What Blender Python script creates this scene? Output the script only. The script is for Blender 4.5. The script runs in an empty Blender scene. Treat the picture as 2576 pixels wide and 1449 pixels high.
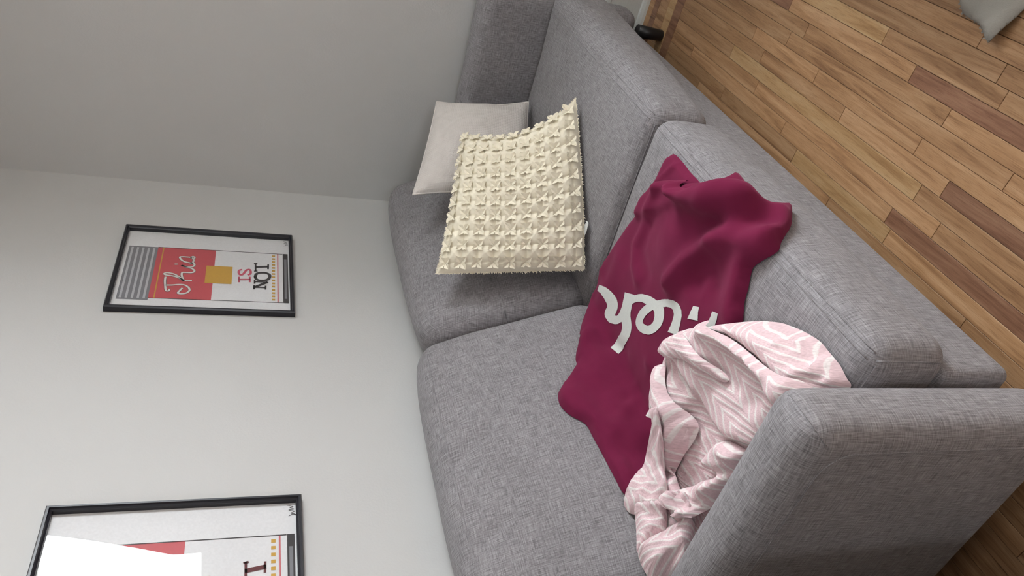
import bpy, bmesh, math, random
from mathutils import Vector, Matrix, noise
from mathutils.bvhtree import BVHTree

random.seed(7)
scene = bpy.context.scene
col = scene.collection

# ------------------------------------------------------------------ camera
CAM = Vector((0.0, -1.5426, 1.3932))
cam_data = bpy.data.cameras.new('camera')
cam = bpy.data.objects.new('camera', cam_data)
col.objects.link(cam)
YAW, PITCH, ROLL = math.radians(54.0876), math.radians(19.6261), math.radians(2.7649)
fwd = Vector((math.sin(YAW)*math.cos(PITCH), math.cos(YAW)*math.cos(PITCH), -math.sin(PITCH)))
rgt = Vector((math.cos(YAW), -math.sin(YAW), 0))
upv = rgt.cross(fwd)
r_ = math.cos(ROLL)*rgt + math.sin(ROLL)*upv
d_ = -(math.cos(ROLL)*upv - math.sin(ROLL)*rgt)
# the phone was held on its side: the frame's right points down in the room
cam.matrix_world = Matrix(((d_.x, r_.x, -fwd.x, CAM.x), (d_.y, r_.y, -fwd.y, CAM.y),
                           (d_.z, r_.z, -fwd.z, CAM.z), (0, 0, 0, 1)))
cam_data.sensor_fit = 'HORIZONTAL'
cam_data.sensor_width = 36.0
cam_data.lens = 36.0*1876.77/2576.0
cam_data.clip_start = 0.02
scene.camera = cam

# ------------------------------------------------------------------ sky and exposure
world = bpy.data.worlds.new('world')
scene.world = world
world.use_nodes = True
bg = world.node_tree.nodes['Background']
bg.inputs[0].default_value = (0.915, 0.96, 1.0, 1)
bg.inputs[1].default_value = 20.0
scene.view_settings.view_transform = 'Standard'
scene.view_settings.look = 'None'
scene.view_settings.gamma = 1.0
scene.view_settings.use_curve_mapping = False
scene.view_settings.exposure = 1.22

# room measures
XR, XL, YF, ZC = 2.7016, -4.2, -5.0, 2.6
WY0, WY1, WZ0, WZ1 = -3.6, -1.98, 1.51, 2.42      # the window opening in the right wall

def portal(name, loc, rot, sx, sy):
    l = bpy.data.lights.new(name, 'AREA'); l.shape = 'RECTANGLE'; l.size = sx; l.size_y = sy
    l.cycles.is_portal = True
    o = bpy.data.objects.new(name, l); col.objects.link(o); o.location = loc; o.rotation_euler = rot
    return o
portal('window_portal', (XL-0.14, -4.05, 1.70), (0, math.radians(-90), 0), 0.7, 0.7)  # portal of the window added in the left wall
portal('window_portal', (XR+0.14, (WY0+WY1)/2, (WZ0+WZ1)/2), (0, math.radians(90), 0), WZ1-WZ0, WY1-WY0)

# ------------------------------------------------------------------ helpers
def link(o, parent=None):
    col.objects.link(o)
    if parent is not None:
        o.parent = parent
    return o

def tag(o, label=None, cat=None, group=None, kind=None):
    if label: o['label'] = label
    if cat: o['category'] = cat
    if group: o['group'] = group
    if kind: o['kind'] = kind
    return o

def empty(name, loc=(0, 0, 0)):
    o = bpy.data.objects.new(name, None); o.empty_display_size = 0.1
    o.location = loc
    return link(o)

def pymesh(name, verts, faces, mat=None, smooth=True, uvs=None):
    me = bpy.data.meshes.new(name)
    me.from_pydata([tuple(v) for v in verts], [], faces)
    me.update()
    if smooth:
        me.polygons.foreach_set('use_smooth', [True]*len(me.polygons))
    if uvs is not None:
        ul = me.uv_layers.new(name='UVMap')
        for lp in me.loops:
            ul.data[lp.index].uv = uvs[lp.vertex_index]
    if mat: me.materials.append(mat)
    return me

def obj(name, me, parent=None, loc=(0, 0, 0)):
    o = bpy.data.objects.new(name, me)
    o.location = loc
    return link(o, parent)

def box_uv(me):
    ul = me.uv_layers.get('UVMap') or me.uv_layers.new(name='UVMap')
    for p in me.polygons:
        n = p.normal; ax = max(range(3), key=lambda i: abs(n[i]))
        for li in p.loop_indices:
            c = me.vertices[me.loops[li].vertex_index].co
            ul.data[li].uv = ((c.y, c.z), (c.x, c.z), (c.x, c.y))[ax]

def boxes(name, lst, mat, bevel=0.0, seg=2, smooth=False):
    bm = bmesh.new()
    for (a, b) in lst:
        r = bmesh.ops.create_cube(bm, size=1)
        for v in r['verts']:
            v.co = Vector([a[i] + (v.co[i]+0.5)*(b[i]-a[i]) for i in range(3)])
    if bevel > 0:
        bmesh.ops.bevel(bm, geom=list(bm.edges), offset=bevel, segments=seg, profile=0.5, affect='EDGES')
    me = bpy.data.meshes.new(name); bm.to_mesh(me); bm.free()
    me.materials.append(mat)
    if smooth: me.polygons.foreach_set('use_smooth', [True]*len(me.polygons))
    return me

def tube(name, pts, rad, mat, n=8, closed=False):
    pts = [Vector(p) for p in pts]; N = len(pts); verts = []; faces = []
    ref = Vector((0.13, 0.21, 0.97)); prev = None
    for i, p in enumerate(pts):
        if closed: t = pts[(i+1) % N]-pts[i-1]
        else: t = pts[min(i+1, N-1)]-pts[max(i-1, 0)]
        t.normalize()
        if prev is None: a = t.cross(ref).normalized()
        else: a = (prev - t*prev.dot(t)).normalized()
        prev = a; b = t.cross(a)
        rr = rad[i] if isinstance(rad, (list, tuple)) else rad
        for k in range(n):
            an = 2*math.pi*k/n; verts.append(p + (a*math.cos(an)+b*math.sin(an))*rr)
    M = N if closed else N-1
    for i in range(M):
        j = (i+1) % N
        for k in range(n):
            faces.append((i*n+k, i*n+(k+1) % n, j*n+(k+1) % n, j*n+k))
    if not closed:
        faces.append(tuple(range(n))[::-1]); faces.append(tuple((N-1)*n+k for k in range(n)))
    return pymesh(name, verts, faces, mat)

def round_box(hx, hy, hz, r, nx, ny, nz, shape=None):
    """rounded box centred on the origin as a welded grid; shape(v, p) may move each vertex"""
    def axis(h, n):
        # dense near the ends so the rounding is smooth
        k = 5; out = [-h + r*(1-math.cos(math.pi/2*i/k)) for i in range(k)]
        m = max(2, n)
        mid = [(-h+r) + (2*h-2*r)*i/m for i in range(m+1)]
        return out + mid + [-x for x in out[::-1]]
    ax = [axis(hx, nx), axis(hy, ny), axis(hz, nz)]
    idx = {}; verts = []; faces = []
    def vid(i, j, k):
        key = (i, j, k)
        if key not in idx:
            p = Vector((ax[0][i], ax[1][j], ax[2][k]))
            inner = Vector((max(-hx+r, min(hx-r, p.x)), max(-hy+r, min(hy-r, p.y)), max(-hz+r, min(hz-r, p.z))))
            d = p-inner
            if d.length > 1e-9:
                # project the cube corner onto the rounding sphere
                m = max(abs(d.x), abs(d.y), abs(d.z))
                q = inner + d.normalized()*r
            else: q = p
            if shape: q = shape(q, p)
            idx[key] = len(verts); verts.append(q)
        return idx[key]
    L = [len(a) for a in ax]
    for (a, b, c) in ((0, 1, 2), (1, 2, 0), (2, 0, 1)):
        for side in (0, L[c]-1):
            for i in range(L[a]-1):
                for j in range(L[b]-1):
                    q = []
                    for (di, dj) in ((0, 0), (1, 0), (1, 1), (0, 1)):
                        key = [0, 0, 0]; key[a] = i+di; key[b] = j+dj; key[c] = side
                        q.append(vid(*key))
                    faces.append(q if side else q[::-1])
    return verts, faces

# ------------------------------------------------------------------ materials
def new_mat(name):
    m = bpy.data.materials.new(name); m.use_nodes = True
    nt = m.node_tree; b = nt.nodes['Principled BSDF']
    return m, nt, b

def N(nt, typ, **kw):
    n = nt.nodes.new(typ)
    for k, v in kw.items():
        if k.startswith('_'): setattr(n, k[1:], v)
        else: n.inputs[k.replace('__', ' ')].default_value = v
    return n

def ramp(nt, src, stops):
    r = nt.nodes.new('ShaderNodeValToRGB')
    e = r.color_ramp.elements
    while len(e) < len(stops): e.new(0.5)
    for i, (p, c) in enumerate(stops):
        e[i].position = p; e[i].color = (*c, 1) if len(c) == 3 else c
    nt.links.new(src, r.inputs[0])
    return r

def plain(name, c, rough=0.6, metal=0.0, spec=0.5, bump=0.0, bscale=200):
    m, nt, b = new_mat(name)
    b.inputs['Roughness'].default_value = rough; b.inputs['Metallic'].default_value = metal
    b.inputs['Specular IOR Level'].default_value = spec
    tc = N(nt, 'ShaderNodeTexCoord')
    nz = N(nt, 'ShaderNodeTexNoise', Scale=bscale, Detail=3)
    nt.links.new(tc.outputs['Object'], nz.inputs['Vector'])
    rp = ramp(nt, nz.outputs['Fac'], [(0.3, [x*0.96 for x in c]), (0.7, [min(1, x*1.03) for x in c])])
    nt.links.new(rp.outputs[0], b.inputs['Base Color'])
    if bump:
        bp = N(nt, 'ShaderNodeBump', Strength=bump, Distance=0.001)
        nt.links.new(nz.outputs['Fac'], bp.inputs['Height']); nt.links.new(bp.outputs[0], b.inputs['Normal'])
    return m

def wall_mat(name, c):
    m, nt, b = new_mat(name)
    b.inputs['Roughness'].default_value = 0.55; b.inputs['Specular IOR Level'].default_value = 0.3
    tc = N(nt, 'ShaderNodeTexCoord')
    n1 = N(nt, 'ShaderNodeTexNoise', Scale=1.3, Detail=4); nt.links.new(tc.outputs['Object'], n1.inputs['Vector'])
    rp = ramp(nt, n1.outputs['Fac'], [(0.25, [x*0.97 for x in c]), (0.75, c)])
    nt.links.new(rp.outputs[0], b.inputs['Base Color'])
    n2 = N(nt, 'ShaderNodeTexNoise', Scale=160, Detail=3); nt.links.new(tc.outputs['Object'], n2.inputs['Vector'])
    n3 = N(nt, 'ShaderNodeTexNoise', Scale=3.5, Detail=2); nt.links.new(tc.outputs['Object'], n3.inputs['Vector'])
    ad = N(nt, 'ShaderNodeMath', _operation='MULTIPLY_ADD'); ad.inputs[1].default_value = 6.0
    nt.links.new(n3.outputs['Fac'], ad.inputs[0]); nt.links.new(n2.outputs['Fac'], ad.inputs[2])
    bp = N(nt, 'ShaderNodeBump', Strength=0.25, Distance=0.0015)
    nt.links.new(ad.outputs[0], bp.inputs['Height']); nt.links.new(bp.outputs[0], b.inputs['Normal'])
    return m

def weave_mat(name, dark, mid, light, thread=420.0):
    """slubby two-tone linen: thread noise stretched along both directions of the weave"""
    m, nt, b = new_mat(name)
    b.inputs['Roughness'].default_value = 0.9; b.inputs['Specular IOR Level'].default_value = 0.15
    b.inputs['Sheen Weight'].default_value = 0.12; b.inputs['Sheen Roughness'].default_value = 0.5
    tc = N(nt, 'ShaderNodeTexCoord')
    outs = []
    for sc in ((thread, thread*0.055, 1), (thread*0.055, thread, 1)):
        mp = N(nt, 'ShaderNodeMapping'); mp.inputs['Scale'].default_value = sc
        nt.links.new(tc.outputs['UV'], mp.inputs['Vector'])
        nz = N(nt, 'ShaderNodeTexNoise', Scale=1.0, Detail=2.5, Roughness=0.6)
        nt.links.new(mp.outputs[0], nz.inputs['Vector']); outs.append(nz.outputs['Fac'])
    mx = N(nt, 'ShaderNodeMath', _operation='ADD'); nt.links.new(outs[0], mx.inputs[0]); nt.links.new(outs[1], mx.inputs[1])
    hf = N(nt, 'ShaderNodeMath', _operation='MULTIPLY'); hf.inputs[1].default_value = 0.5
    nt.links.new(mx.outputs[0], hf.inputs[0])
    rp = ramp(nt, hf.outputs[0], [(0.36, dark), (0.5, mid), (0.64, light)])
    big = N(nt, 'ShaderNodeTexNoise', Scale=7.0, Detail=3); nt.links.new(tc.outputs['UV'], big.inputs['Vector'])
    rb = ramp(nt, big.outputs['Fac'], [(0.3, (0.93, 0.93, 0.93)), (0.7, (1.05, 1.05, 1.05))])
    mm = N(nt, 'ShaderNodeMix', _data_type='RGBA', _blend_type='MULTIPLY'); mm.inputs[0].default_value = 1.0
    nt.links.new(rp.outputs[0], mm.inputs[6]); nt.links.new(rb.outputs[0], mm.inputs[7])
    nt.links.new(mm.outputs[2], b.inputs['Base Color'])
    bp = N(nt, 'ShaderNodeBump', Strength=0.5, Distance=0.0012)
    nt.links.new(hf.outputs[0], bp.inputs['Height']); nt.links.new(bp.outputs[0], b.inputs['Normal'])
    return m

def plank_mat(name, c1, c2, c3):
    """oak board: long grain streaks and darker figure, varied per board"""
    m, nt, b = new_mat(name)
    b.inputs['Roughness'].default_value = 0.42; b.inputs['Specular IOR Level'].default_value = 0.4
    tc = N(nt, 'ShaderNodeTexCoord'); oi = N(nt, 'ShaderNodeObjectInfo')
    ad = N(nt, 'ShaderNodeVectorMath', _operation='MULTIPLY_ADD')
    cmb = N(nt, 'ShaderNodeCombineXYZ')
    nt.links.new(oi.outputs['Random'], cmb.inputs[0]); nt.links.new(oi.outputs['Random'], cmb.inputs[1])
    ad.inputs[1].default_value = (37.0, 91.0, 0)
    nt.links.new(cmb.outputs[0], ad.inputs[0]); nt.links.new(tc.outputs['Object'], ad.inputs[2])
    mp = N(nt, 'ShaderNodeMapping'); mp.inputs['Scale'].default_value = (3.2, 46.0, 1)
    nt.links.new(ad.outputs[0], mp.inputs['Vector'])
    n1 = N(nt, 'ShaderNodeTexNoise', Scale=1.0, Detail=5, Roughness=0.62, Distortion=0.9)
    nt.links.new(mp.outputs[0], n1.inputs['Vector'])
    mp2 = N(nt, 'ShaderNodeMapping'); mp2.inputs['Scale'].default_value = (28, 620, 1)
    nt.links.new(ad.outputs[0], mp2.inputs['Vector'])
    n2 = N(nt, 'ShaderNodeTexNoise', Scale=1.0, Detail=2); nt.links.new(mp2.outputs[0], n2.inputs['Vector'])
    rp = ramp(nt, n1.outputs['Fac'], [(0.26, c1), (0.47, c2), (0.68, c3)])
    r2 = ramp(nt, n2.outputs['Fac'], [(0.32, (0.62, 0.56, 0.5)), (0.5, (1, 1, 1))])
    mm = N(nt, 'ShaderNodeMix', _data_type='RGBA', _blend_type='MULTIPLY'); mm.inputs[0].default_value = 0.6
    nt.links.new(rp.outputs[0], mm.inputs[6]); nt.links.new(r2.outputs[0], mm.inputs[7])
    hs = N(nt, 'ShaderNodeHueSaturation')
    mr = N(nt, 'ShaderNodeMapRange'); mr.inputs[3].default_value = 0.86; mr.inputs[4].default_value = 1.14
    nt.links.new(oi.outputs['Random'], mr.inputs[0]); nt.links.new(mr.outputs[0], hs.inputs['Value'])
    nt.links.new(mm.outputs[2], hs.inputs['Color']); nt.links.new(hs.outputs[0], b.inputs['Base Color'])
    bp = N(nt, 'ShaderNodeBump', Strength=0.15, Distance=0.0006)
    nt.links.new(n2.outputs['Fac'], bp.inputs['Height']); nt.links.new(bp.outputs[0], b.inputs['Normal'])
    return m

M = {}
M['wall'] = wall_mat('wall_paint', (0.62, 0.615, 0.60))
M['wall_dark'] = wall_mat('greige_wall_paint', (0.64, 0.635, 0.62))
M['ceiling'] = wall_mat('ceiling_paint', (0.78, 0.78, 0.76))
M['trim'] = plain('trim_paint', (0.74, 0.76, 0.73), 0.4)
M['linen'] = weave_mat('grey_linen', (0.145, 0.134, 0.141), (0.262, 0.247, 0.257), (0.40, 0.382, 0.395), 520.0)
M['black_wood'] = plain('black_leg', (0.012, 0.011, 0.012), 0.4)
M['oak'] = plank_mat('oak_boards', (0.175, 0.082, 0.036), (0.37, 0.205, 0.10), (0.47, 0.29, 0.16))
M['oak_red'] = plank_mat('red_oak_boards', (0.13, 0.055, 0.03), (0.235, 0.115, 0.066), (0.32, 0.175, 0.105))
M['oak_pale'] = plank_mat('pale_oak_boards', (0.27, 0.135, 0.05), (0.45, 0.275, 0.13), (0.52, 0.35, 0.19))
M['subfloor'] = plain('dark_joint', (0.03, 0.016, 0.008), 0.9)

# ------------------------------------------------------------------ room shell
T = 0.12
wb = obj('wall_back', boxes('wall_back', [((XL-T, 0, -0.05), (XR+T, T, ZC+0.05))], M['wall'])); tag(wb, kind='structure')
VY0, VY1, VZ0, VZ1 = -4.4, -3.7, 1.35, 2.05          # an unseen window added in the left wall to brighten the right wall
wl = obj('wall_left', boxes('wall_left', [((XL-T, VY1, -0.05), (XL, 0, ZC+0.05)), ((XL-T, YF, -0.05), (XL, VY0, ZC+0.05)),
        ((XL-T, VY0, -0.05), (XL, VY1, VZ0)), ((XL-T, VY0, VZ1), (XL, VY1, ZC+0.05))], M['wall_dark'])); tag(wl, kind='structure')
wf = obj('wall_front', boxes('wall_front', [((XL-T, YF-T, -0.05), (XR+T, YF, ZC+0.05))], M['wall_dark'])); tag(wf, kind='structure')
wr = obj('wall_right', boxes('wall_right', [((XR, WY1, -0.05), (XR+T, 0, ZC+0.05)), ((XR, YF, -0.05), (XR+T, WY0, ZC+0.05)),
        ((XR, WY0, -0.05), (XR+T, WY1, WZ0)), ((XR, WY0, WZ1), (XR+T, WY1, ZC+0.05))], M['wall'])); tag(wr, kind='structure')
ce = obj('ceiling', boxes('ceiling', [((XL, YF, ZC), (XR, 0, ZC+0.05))], M['ceiling'])); tag(ce, kind='structure')

def baseboard(name, p0, p1, nrm):
    """tall painted board with a stepped cap; p0 to p1 along the wall, nrm points into the room"""
    prof = [(0, 0), (0.024, 0), (0.024, 0.012), (0.020, 0.024), (0.014, 0.028), (0.014, 0.15), (0.018, 0.155), (0.018, 0.165), (0.012, 0.178), (0.009, 0.19), (0.009, 0.205), (0, 0.21)]
    p0, p1, nrm = Vector(p0), Vector(p1), Vector(nrm)
    verts = [p + nrm*a + Vector((0, 0, b)) for p in (p0, p1) for a, b in prof]
    n = len(prof)
    faces = [(i, (i+1) % n, n+(i+1) % n, n+i) for i in range(n)] + [tuple(range(n)), tuple(range(2*n-1, n-1, -1))]
    me = pymesh(name, verts, faces, M['trim'], smooth=False)
    bm = bmesh.new(); bm.from_mesh(me); bmesh.ops.recalc_face_normals(bm, faces=bm.faces); bm.to_mesh(me); bm.free()
    return tag(obj(name, me), kind='structure')
baseboard('baseboard_right', (XR, YF+0.02, 0), (XR, -0.026, 0), (-1, 0, 0))
baseboard('baseboard_back', (XL+0.02, 0, 0), (XR-0.026, 0, 0), (0, -1, 0))

# floor: bed plus boards laid along the sofa, each board its own piece
floor = obj('floor', boxes('floor', [((XL, YF, -0.05), (XR, 0, -0.012))], M['subfloor'])); tag(floor, kind='structure')
PW = 0.0407
Y0 = -1.273
fixed = {0: [(1.485, 'n', 'n')], 1: [(1.354, 'r', 'n')], 2: [(1.209, 'n', 'n')], 3: [(1.817, 'n', 'n'), (1.001, 'n', 'n')],
         4: [(1.645, 'n', 'n')], 5: [(1.494, 'n', 'n')], 6: [(2.051, 'n', 'p'), (1.171, 'n', 'n')], 7: [(1.863, 'n', 'n')],
         8: [(1.675, 'p', 'n')], 9: [(1.585, 'n', 'n')]}
XH = 2.43    # the boards end at a header course along the right wall
def plank_bm(bm, x0, x1, y0, y1, g=0.0005, b=0.0007):
    vs = []
    for (dx, z) in ((g, -0.012), (g, -b), (g+b, 0.0)):
        for (x, y) in ((x0+dx, y0+dx), (x1-dx, y0+dx), (x1-dx, y1-dx), (x0+dx, y1-dx)):
            vs.append(bm.verts.new((x, y, z)))
    for k in (0, 1):
        for i in range(4):
            j = (i+1) % 4
            bm.faces.new((vs[k*4+i], vs[k*4+j], vs[k*4+4+j], vs[k*4+4+i]))
    bm.faces.new(vs[8:12])
def plank(x0, x1, y0, y1, mat):
    bm = bmesh.new(); cx, cy = (x0+x1)/2, (y0+y1)/2
    plank_bm(bm, x0-cx, x1-cx, y0-cy, y1-cy)
    me = bpy.data.meshes.new('plank'); bm.to_mesh(me); bm.free(); me.materials.append(mat)
    return obj('plank', me, floor, (cx, cy, 0))
rest = bmesh.new()
rr = random.Random(11)
kmin, kmax = int((YF-Y0)/PW)-1, int((0-Y0)/PW)+1
nplank = 0
for k in range(kmin, kmax+1):
    ya, yb = max(YF, Y0+PW*k), min(0, Y0+PW*(k+1))
    if yb-ya < 0.004: continue
    js = sorted(x for x, _, _ in fixed.get(k, []))
    cuts = list(js)
    if not cuts: cuts = [rr.uniform(0.4, 2.2)]
    while cuts[0] > XL+0.9: cuts.insert(0, cuts[0]-rr.uniform(0.35, 0.95))
    while cuts[-1] < XH-0.55: cuts.append(cuts[-1]+rr.uniform(0.3, 0.8))
    cuts = [XL]+[c for c in cuts if XL+0.1 < c < XH-0.1]+[XH]
    for i in range(len(cuts)-1):
        x0, x1 = cuts[i], cuts[i+1]
        near = (-1.80 < ya < -0.40) and x1 > 0.15
        if near:
            c = rr.random(); mat = M['oak'] if c < 0.86 else (M['oak_red'] if c < 0.94 else M['oak_pale'])
            for (jx, right, left) in fixed.get(k, []):
                if abs(jx-x1) < 1e-6: mat = {'n': M['oak'], 'r': M['oak_red'], 'p': M['oak_pale']}[left]
                if abs(jx-x0) < 1e-6: pass
            if k == 1 and abs(x1-1.354) < 1e-6: mat = M['oak_red']
            if k == 9 and abs(x1-1.585) < 1e-6: mat = M['oak_pale']
            plank(x0, x1, ya, yb, mat); nplank += 1
        else:
            plank_bm(rest, x0, x1, ya, yb)
# header course: five boards running along the right wall
hx = [XH, 2.485, 2.535, 2.60, 2.64, XR]
hm = ['oak_red', 'oak_pale', 'oak', 'oak_red', 'oak']
for i in range(5):
    ys = [YF, -2.6, -1.75-0.1*i, -0.72-0.07*i, 0]
    for j in range(4):
        plank(hx[i], hx[i+1], ys[j], ys[j+1], M[hm[i]]); nplank += 1
me = bpy.data.meshes.new('planks'); rest.to_mesh(me); rest.free(); me.materials.append(M['oak'])
tag(obj('planks', me, floor), kind='stuff')
print('planks', nplank)

# ------------------------------------------------------------------ window in the right wall with its curtain
M['glass'] = None
def pane_mat():
    m, nt, b = new_mat('clear_glass'); nt.nodes.remove(b)
    tr = N(nt, 'ShaderNodeBsdfTransparent'); gl = N(nt, 'ShaderNodeBsdfGlossy'); gl.inputs['Roughness'].default_value = 0.0
    fr = N(nt, 'ShaderNodeFresnel'); fr.inputs[0].default_value = 1.5
    mx = N(nt, 'ShaderNodeMixShader'); out = nt.nodes['Material Output']
    gm = N(nt, 'ShaderNodeNewGeometry')           # the air side reflects; light leaving the thin pane just passes
    ib = N(nt, 'ShaderNodeMath', _operation='SUBTRACT'); ib.inputs[0].default_value = 1.0
    ml = N(nt, 'ShaderNodeMath', _operation='MULTIPLY')
    nt.links.new(gm.outputs['Backfacing'], ib.inputs[1]); nt.links.new(fr.outputs[0], ml.inputs[0]); nt.links.new(ib.outputs[0], ml.inputs[1])
    nt.links.new(ml.outputs[0], mx.inputs[0]); nt.links.new(tr.outputs[0], mx.inputs[1]); nt.links.new(gl.outputs[0], mx.inputs[2])
    nt.links.new(mx.outputs[0], out.inputs[0])
    return m
M['glass'] = pane_mat()
def window(name, X, sx, WY0, WY1, WZ0, WZ1, sash=True):
    """sash window set in the wall at x = X; sx points outdoors"""
    win = empty(name, (X, (WY0+WY1)/2, WZ0)); tag(win, kind='structure')
    def wpart(nm, a, b, mat, bev=0.003):
        xa, xb = sorted((a[0]*sx, b[0]*sx)); cy = (WY0+WY1)/2
        return obj(nm, boxes(nm, [((xa, a[1]-cy, a[2]-WZ0), (xb, b[1]-cy, b[2]-WZ0))], mat, bev), win)
    zm = (WZ0+WZ1)/2
    for (y0, y1) in ((WY0, WY0+0.05), (WY1-0.05, WY1)):
        wpart('window_frame', (0.03, y0, WZ0), (0.10, y1, WZ1), M['trim'])
    for (z0, z1) in ((WZ0, WZ0+0.05), (WZ1-0.05, WZ1))+(((zm-0.02, zm+0.02),) if sash else ()):
        wpart('window_rail', (0.035, WY0+0.05, z0), (0.095, WY1-0.05, z1), M['trim'])
    for (z0, z1) in (((WZ0+0.05, zm-0.02), (zm+0.02, WZ1-0.05)) if sash else ((WZ0+0.05, WZ1-0.05),)):
        wpart('pane', (0.063, WY0+0.05, z0), (0.067, WY1-0.05, z1), M['glass'], 0)
    wpart('window_sill', (-0.03, WY0-0.04, WZ0-0.03), (0.03, WY1+0.04, WZ0), M['trim'])
    for (y0, y1) in ((WY0-0.07, WY0), (WY1, WY1+0.07)):
        wpart('casing', (-0.016, y0, WZ0), (0, y1, WZ1+0.07), M['trim'])
    wpart('casing', (-0.016, WY0, WZ1), (0, WY1, WZ1+0.07), M['trim'])
window('window_1', XR, 1, WY0, WY1, WZ0, WZ1, False)
window('fill_window', XL, -1, VY0, VY1, VZ0, VZ1)  # added out of view as extra light for the right wall

# ------------------------------------------------------------------ sofa
sofa = empty('sofa', (1.633, -0.46, 0))
tag(sofa, 'grey linen two-seat sofa with thin rounded arms along the wall under the posters', 'sofa')
SO = Vector((1.633, -0.46, 0))
def finish(name, verts, faces, off, mat, parent, uv=True):
    me = pymesh(name, [Vector(v)-SO+Vector(off) for v in verts], faces, mat)
    if uv: box_uv(me)
    return obj(name, me, parent)
def sub(me_obj, lv=1):
    m = me_obj.modifiers.new('smooth', 'SUBSURF'); m.levels = lv; m.render_levels = lv

def arm(x0, x1, y0, y1, z0, z1, r):
    hx, hy, hz = (x1-x0)/2, (y1-y0)/2, (z1-z0)/2
    def shp(q, p):
        q = q.copy()
        # upholstery is a little full on top and at the front corner
        if q.z > hz-r: q.z += 0.006*(1-(q.x/hx)**2)
        q += Vector((0, 0, 1))*0.0025*noise.noise(Vector((q.x*5, q.y*6, q.z*6)))
        return q
    v, f = round_box(hx, hy, hz, r, 6, 20, 14, shp)
    o = finish('arm', v, f, ((x0+x1)/2, (y0+y1)/2, (z0+z1)/2), M['linen'], sofa)
    return o
AN = dict(x0=0.572, x1=0.692, y0=-0.90, y1=-0.02, z0=0.068, z1=0.622)
AF = dict(x0=2.556, x1=2.688, y0=-0.945, y1=-0.02, z0=0.08, z1=0.668)
arm_near = arm(**AN, r=0.045)
arm_far = arm(**AF, r=0.045)
def welt(path, parent, rad=0.0022):
    o = obj('seam', tube('seam', [Vector(p)-SO for p in path], rad, M['linen'], 6), parent)
    box_uv(o.data)
    return o

# frame under and behind the cushions
v, f = round_box((2.556-0.705)/2, (0.895-0.06)/2, 0.085, 0.02, 20, 8, 3)
finish('base_rail', v, f, (1.6305, -0.4775, 0.175), M['linen'], sofa)
v, f = round_box((2.556-0.705)/2, 0.06, 0.33, 0.03, 20, 3, 8, lambda q, p: Vector((q.x, q.y-0.05*(0.33-q.z), q.z)))
finish('back_frame', v, f, (1.6305, -0.085, 0.45), M['linen'], sofa)
for (x, y) in ((0.64, -0.84), (2.51, -0.90), (0.64, -0.10), (2.60, -0.10)):
    pts = []; n = 16
    verts = []; faces = []
    rings = [(0.0, 0.017), (0.003, 0.020), (0.05, 0.022), (0.10, 0.024)]
    for z, r in rings:
        for k in range(n):
            a = 2*math.pi*k/n; verts.append((x+r*math.cos(a), y+r*math.sin(a), z))
    for i in range(len(rings)-1):
        for k in range(n): faces.append((i*n+k, i*n+(k+1) % n, (i+1)*n+(k+1) % n, (i+1)*n+k))
    faces.append(tuple(range(n))[::-1]); faces.append(tuple((len(rings)-1)*n+k for k in range(n)))
    finish('leg', verts, faces, (0, 0, 0), M['black_wood'], sofa, False)

def seat_cushion(x0, x1, y0, y1, z0, z1, seed, crown=0.02, skew=0.0):
    hx, hy, hz = (x1-x0)/2, (y1-y0)/2, (z1-z0)/2; r = 0.045
    def shp(q, p):
        q = q.copy()
        a, b = q.x/hx, q.y/hy
        k = max(0, 1-a*a)*max(0, 1-b*b)
        t = (q.z/hz+1)/2
        q.z += crown*(k**0.6)*max(0, t*2-1)
        # front face bulges out and sags over the rail between the ends
        if q.y < 0:
            q.y -= skew*(a+1)/2*(-b)**2
            q.y -= 0.012*max(0, 1-abs(a)**4)*(0.3+0.7*math.sin(math.pi*t))*(-b)**6
            q.z -= 0.014*max(0, 1-a*a)*(1-t)*(-b)**6
        w = noise.noise(Vector((q.x*3.1+seed, q.y*3.3, q.z*3)))*0.006 + noise.noise(Vector((q.x*9+seed, q.y*8, q.z*9)))*0.002
        q.z += w*t
        return q
    v, f = round_box(hx, hy, hz, r, 34, 26, 6, shp)
    return finish('seat_cushion', v, f, ((x0+x1)/2, (y0+y1)/2, (z0+z1)/2), M['linen'], sofa)
ZS = 0.432
seat_a = seat_cushion(0.707, 1.628, -0.935, -0.20, 0.245, ZS, 3.1)
seat_b = seat_cushion(1.634, 2.554, -0.935, -0.20, 0.245, ZS, 9.7, skew=0.06)

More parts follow.
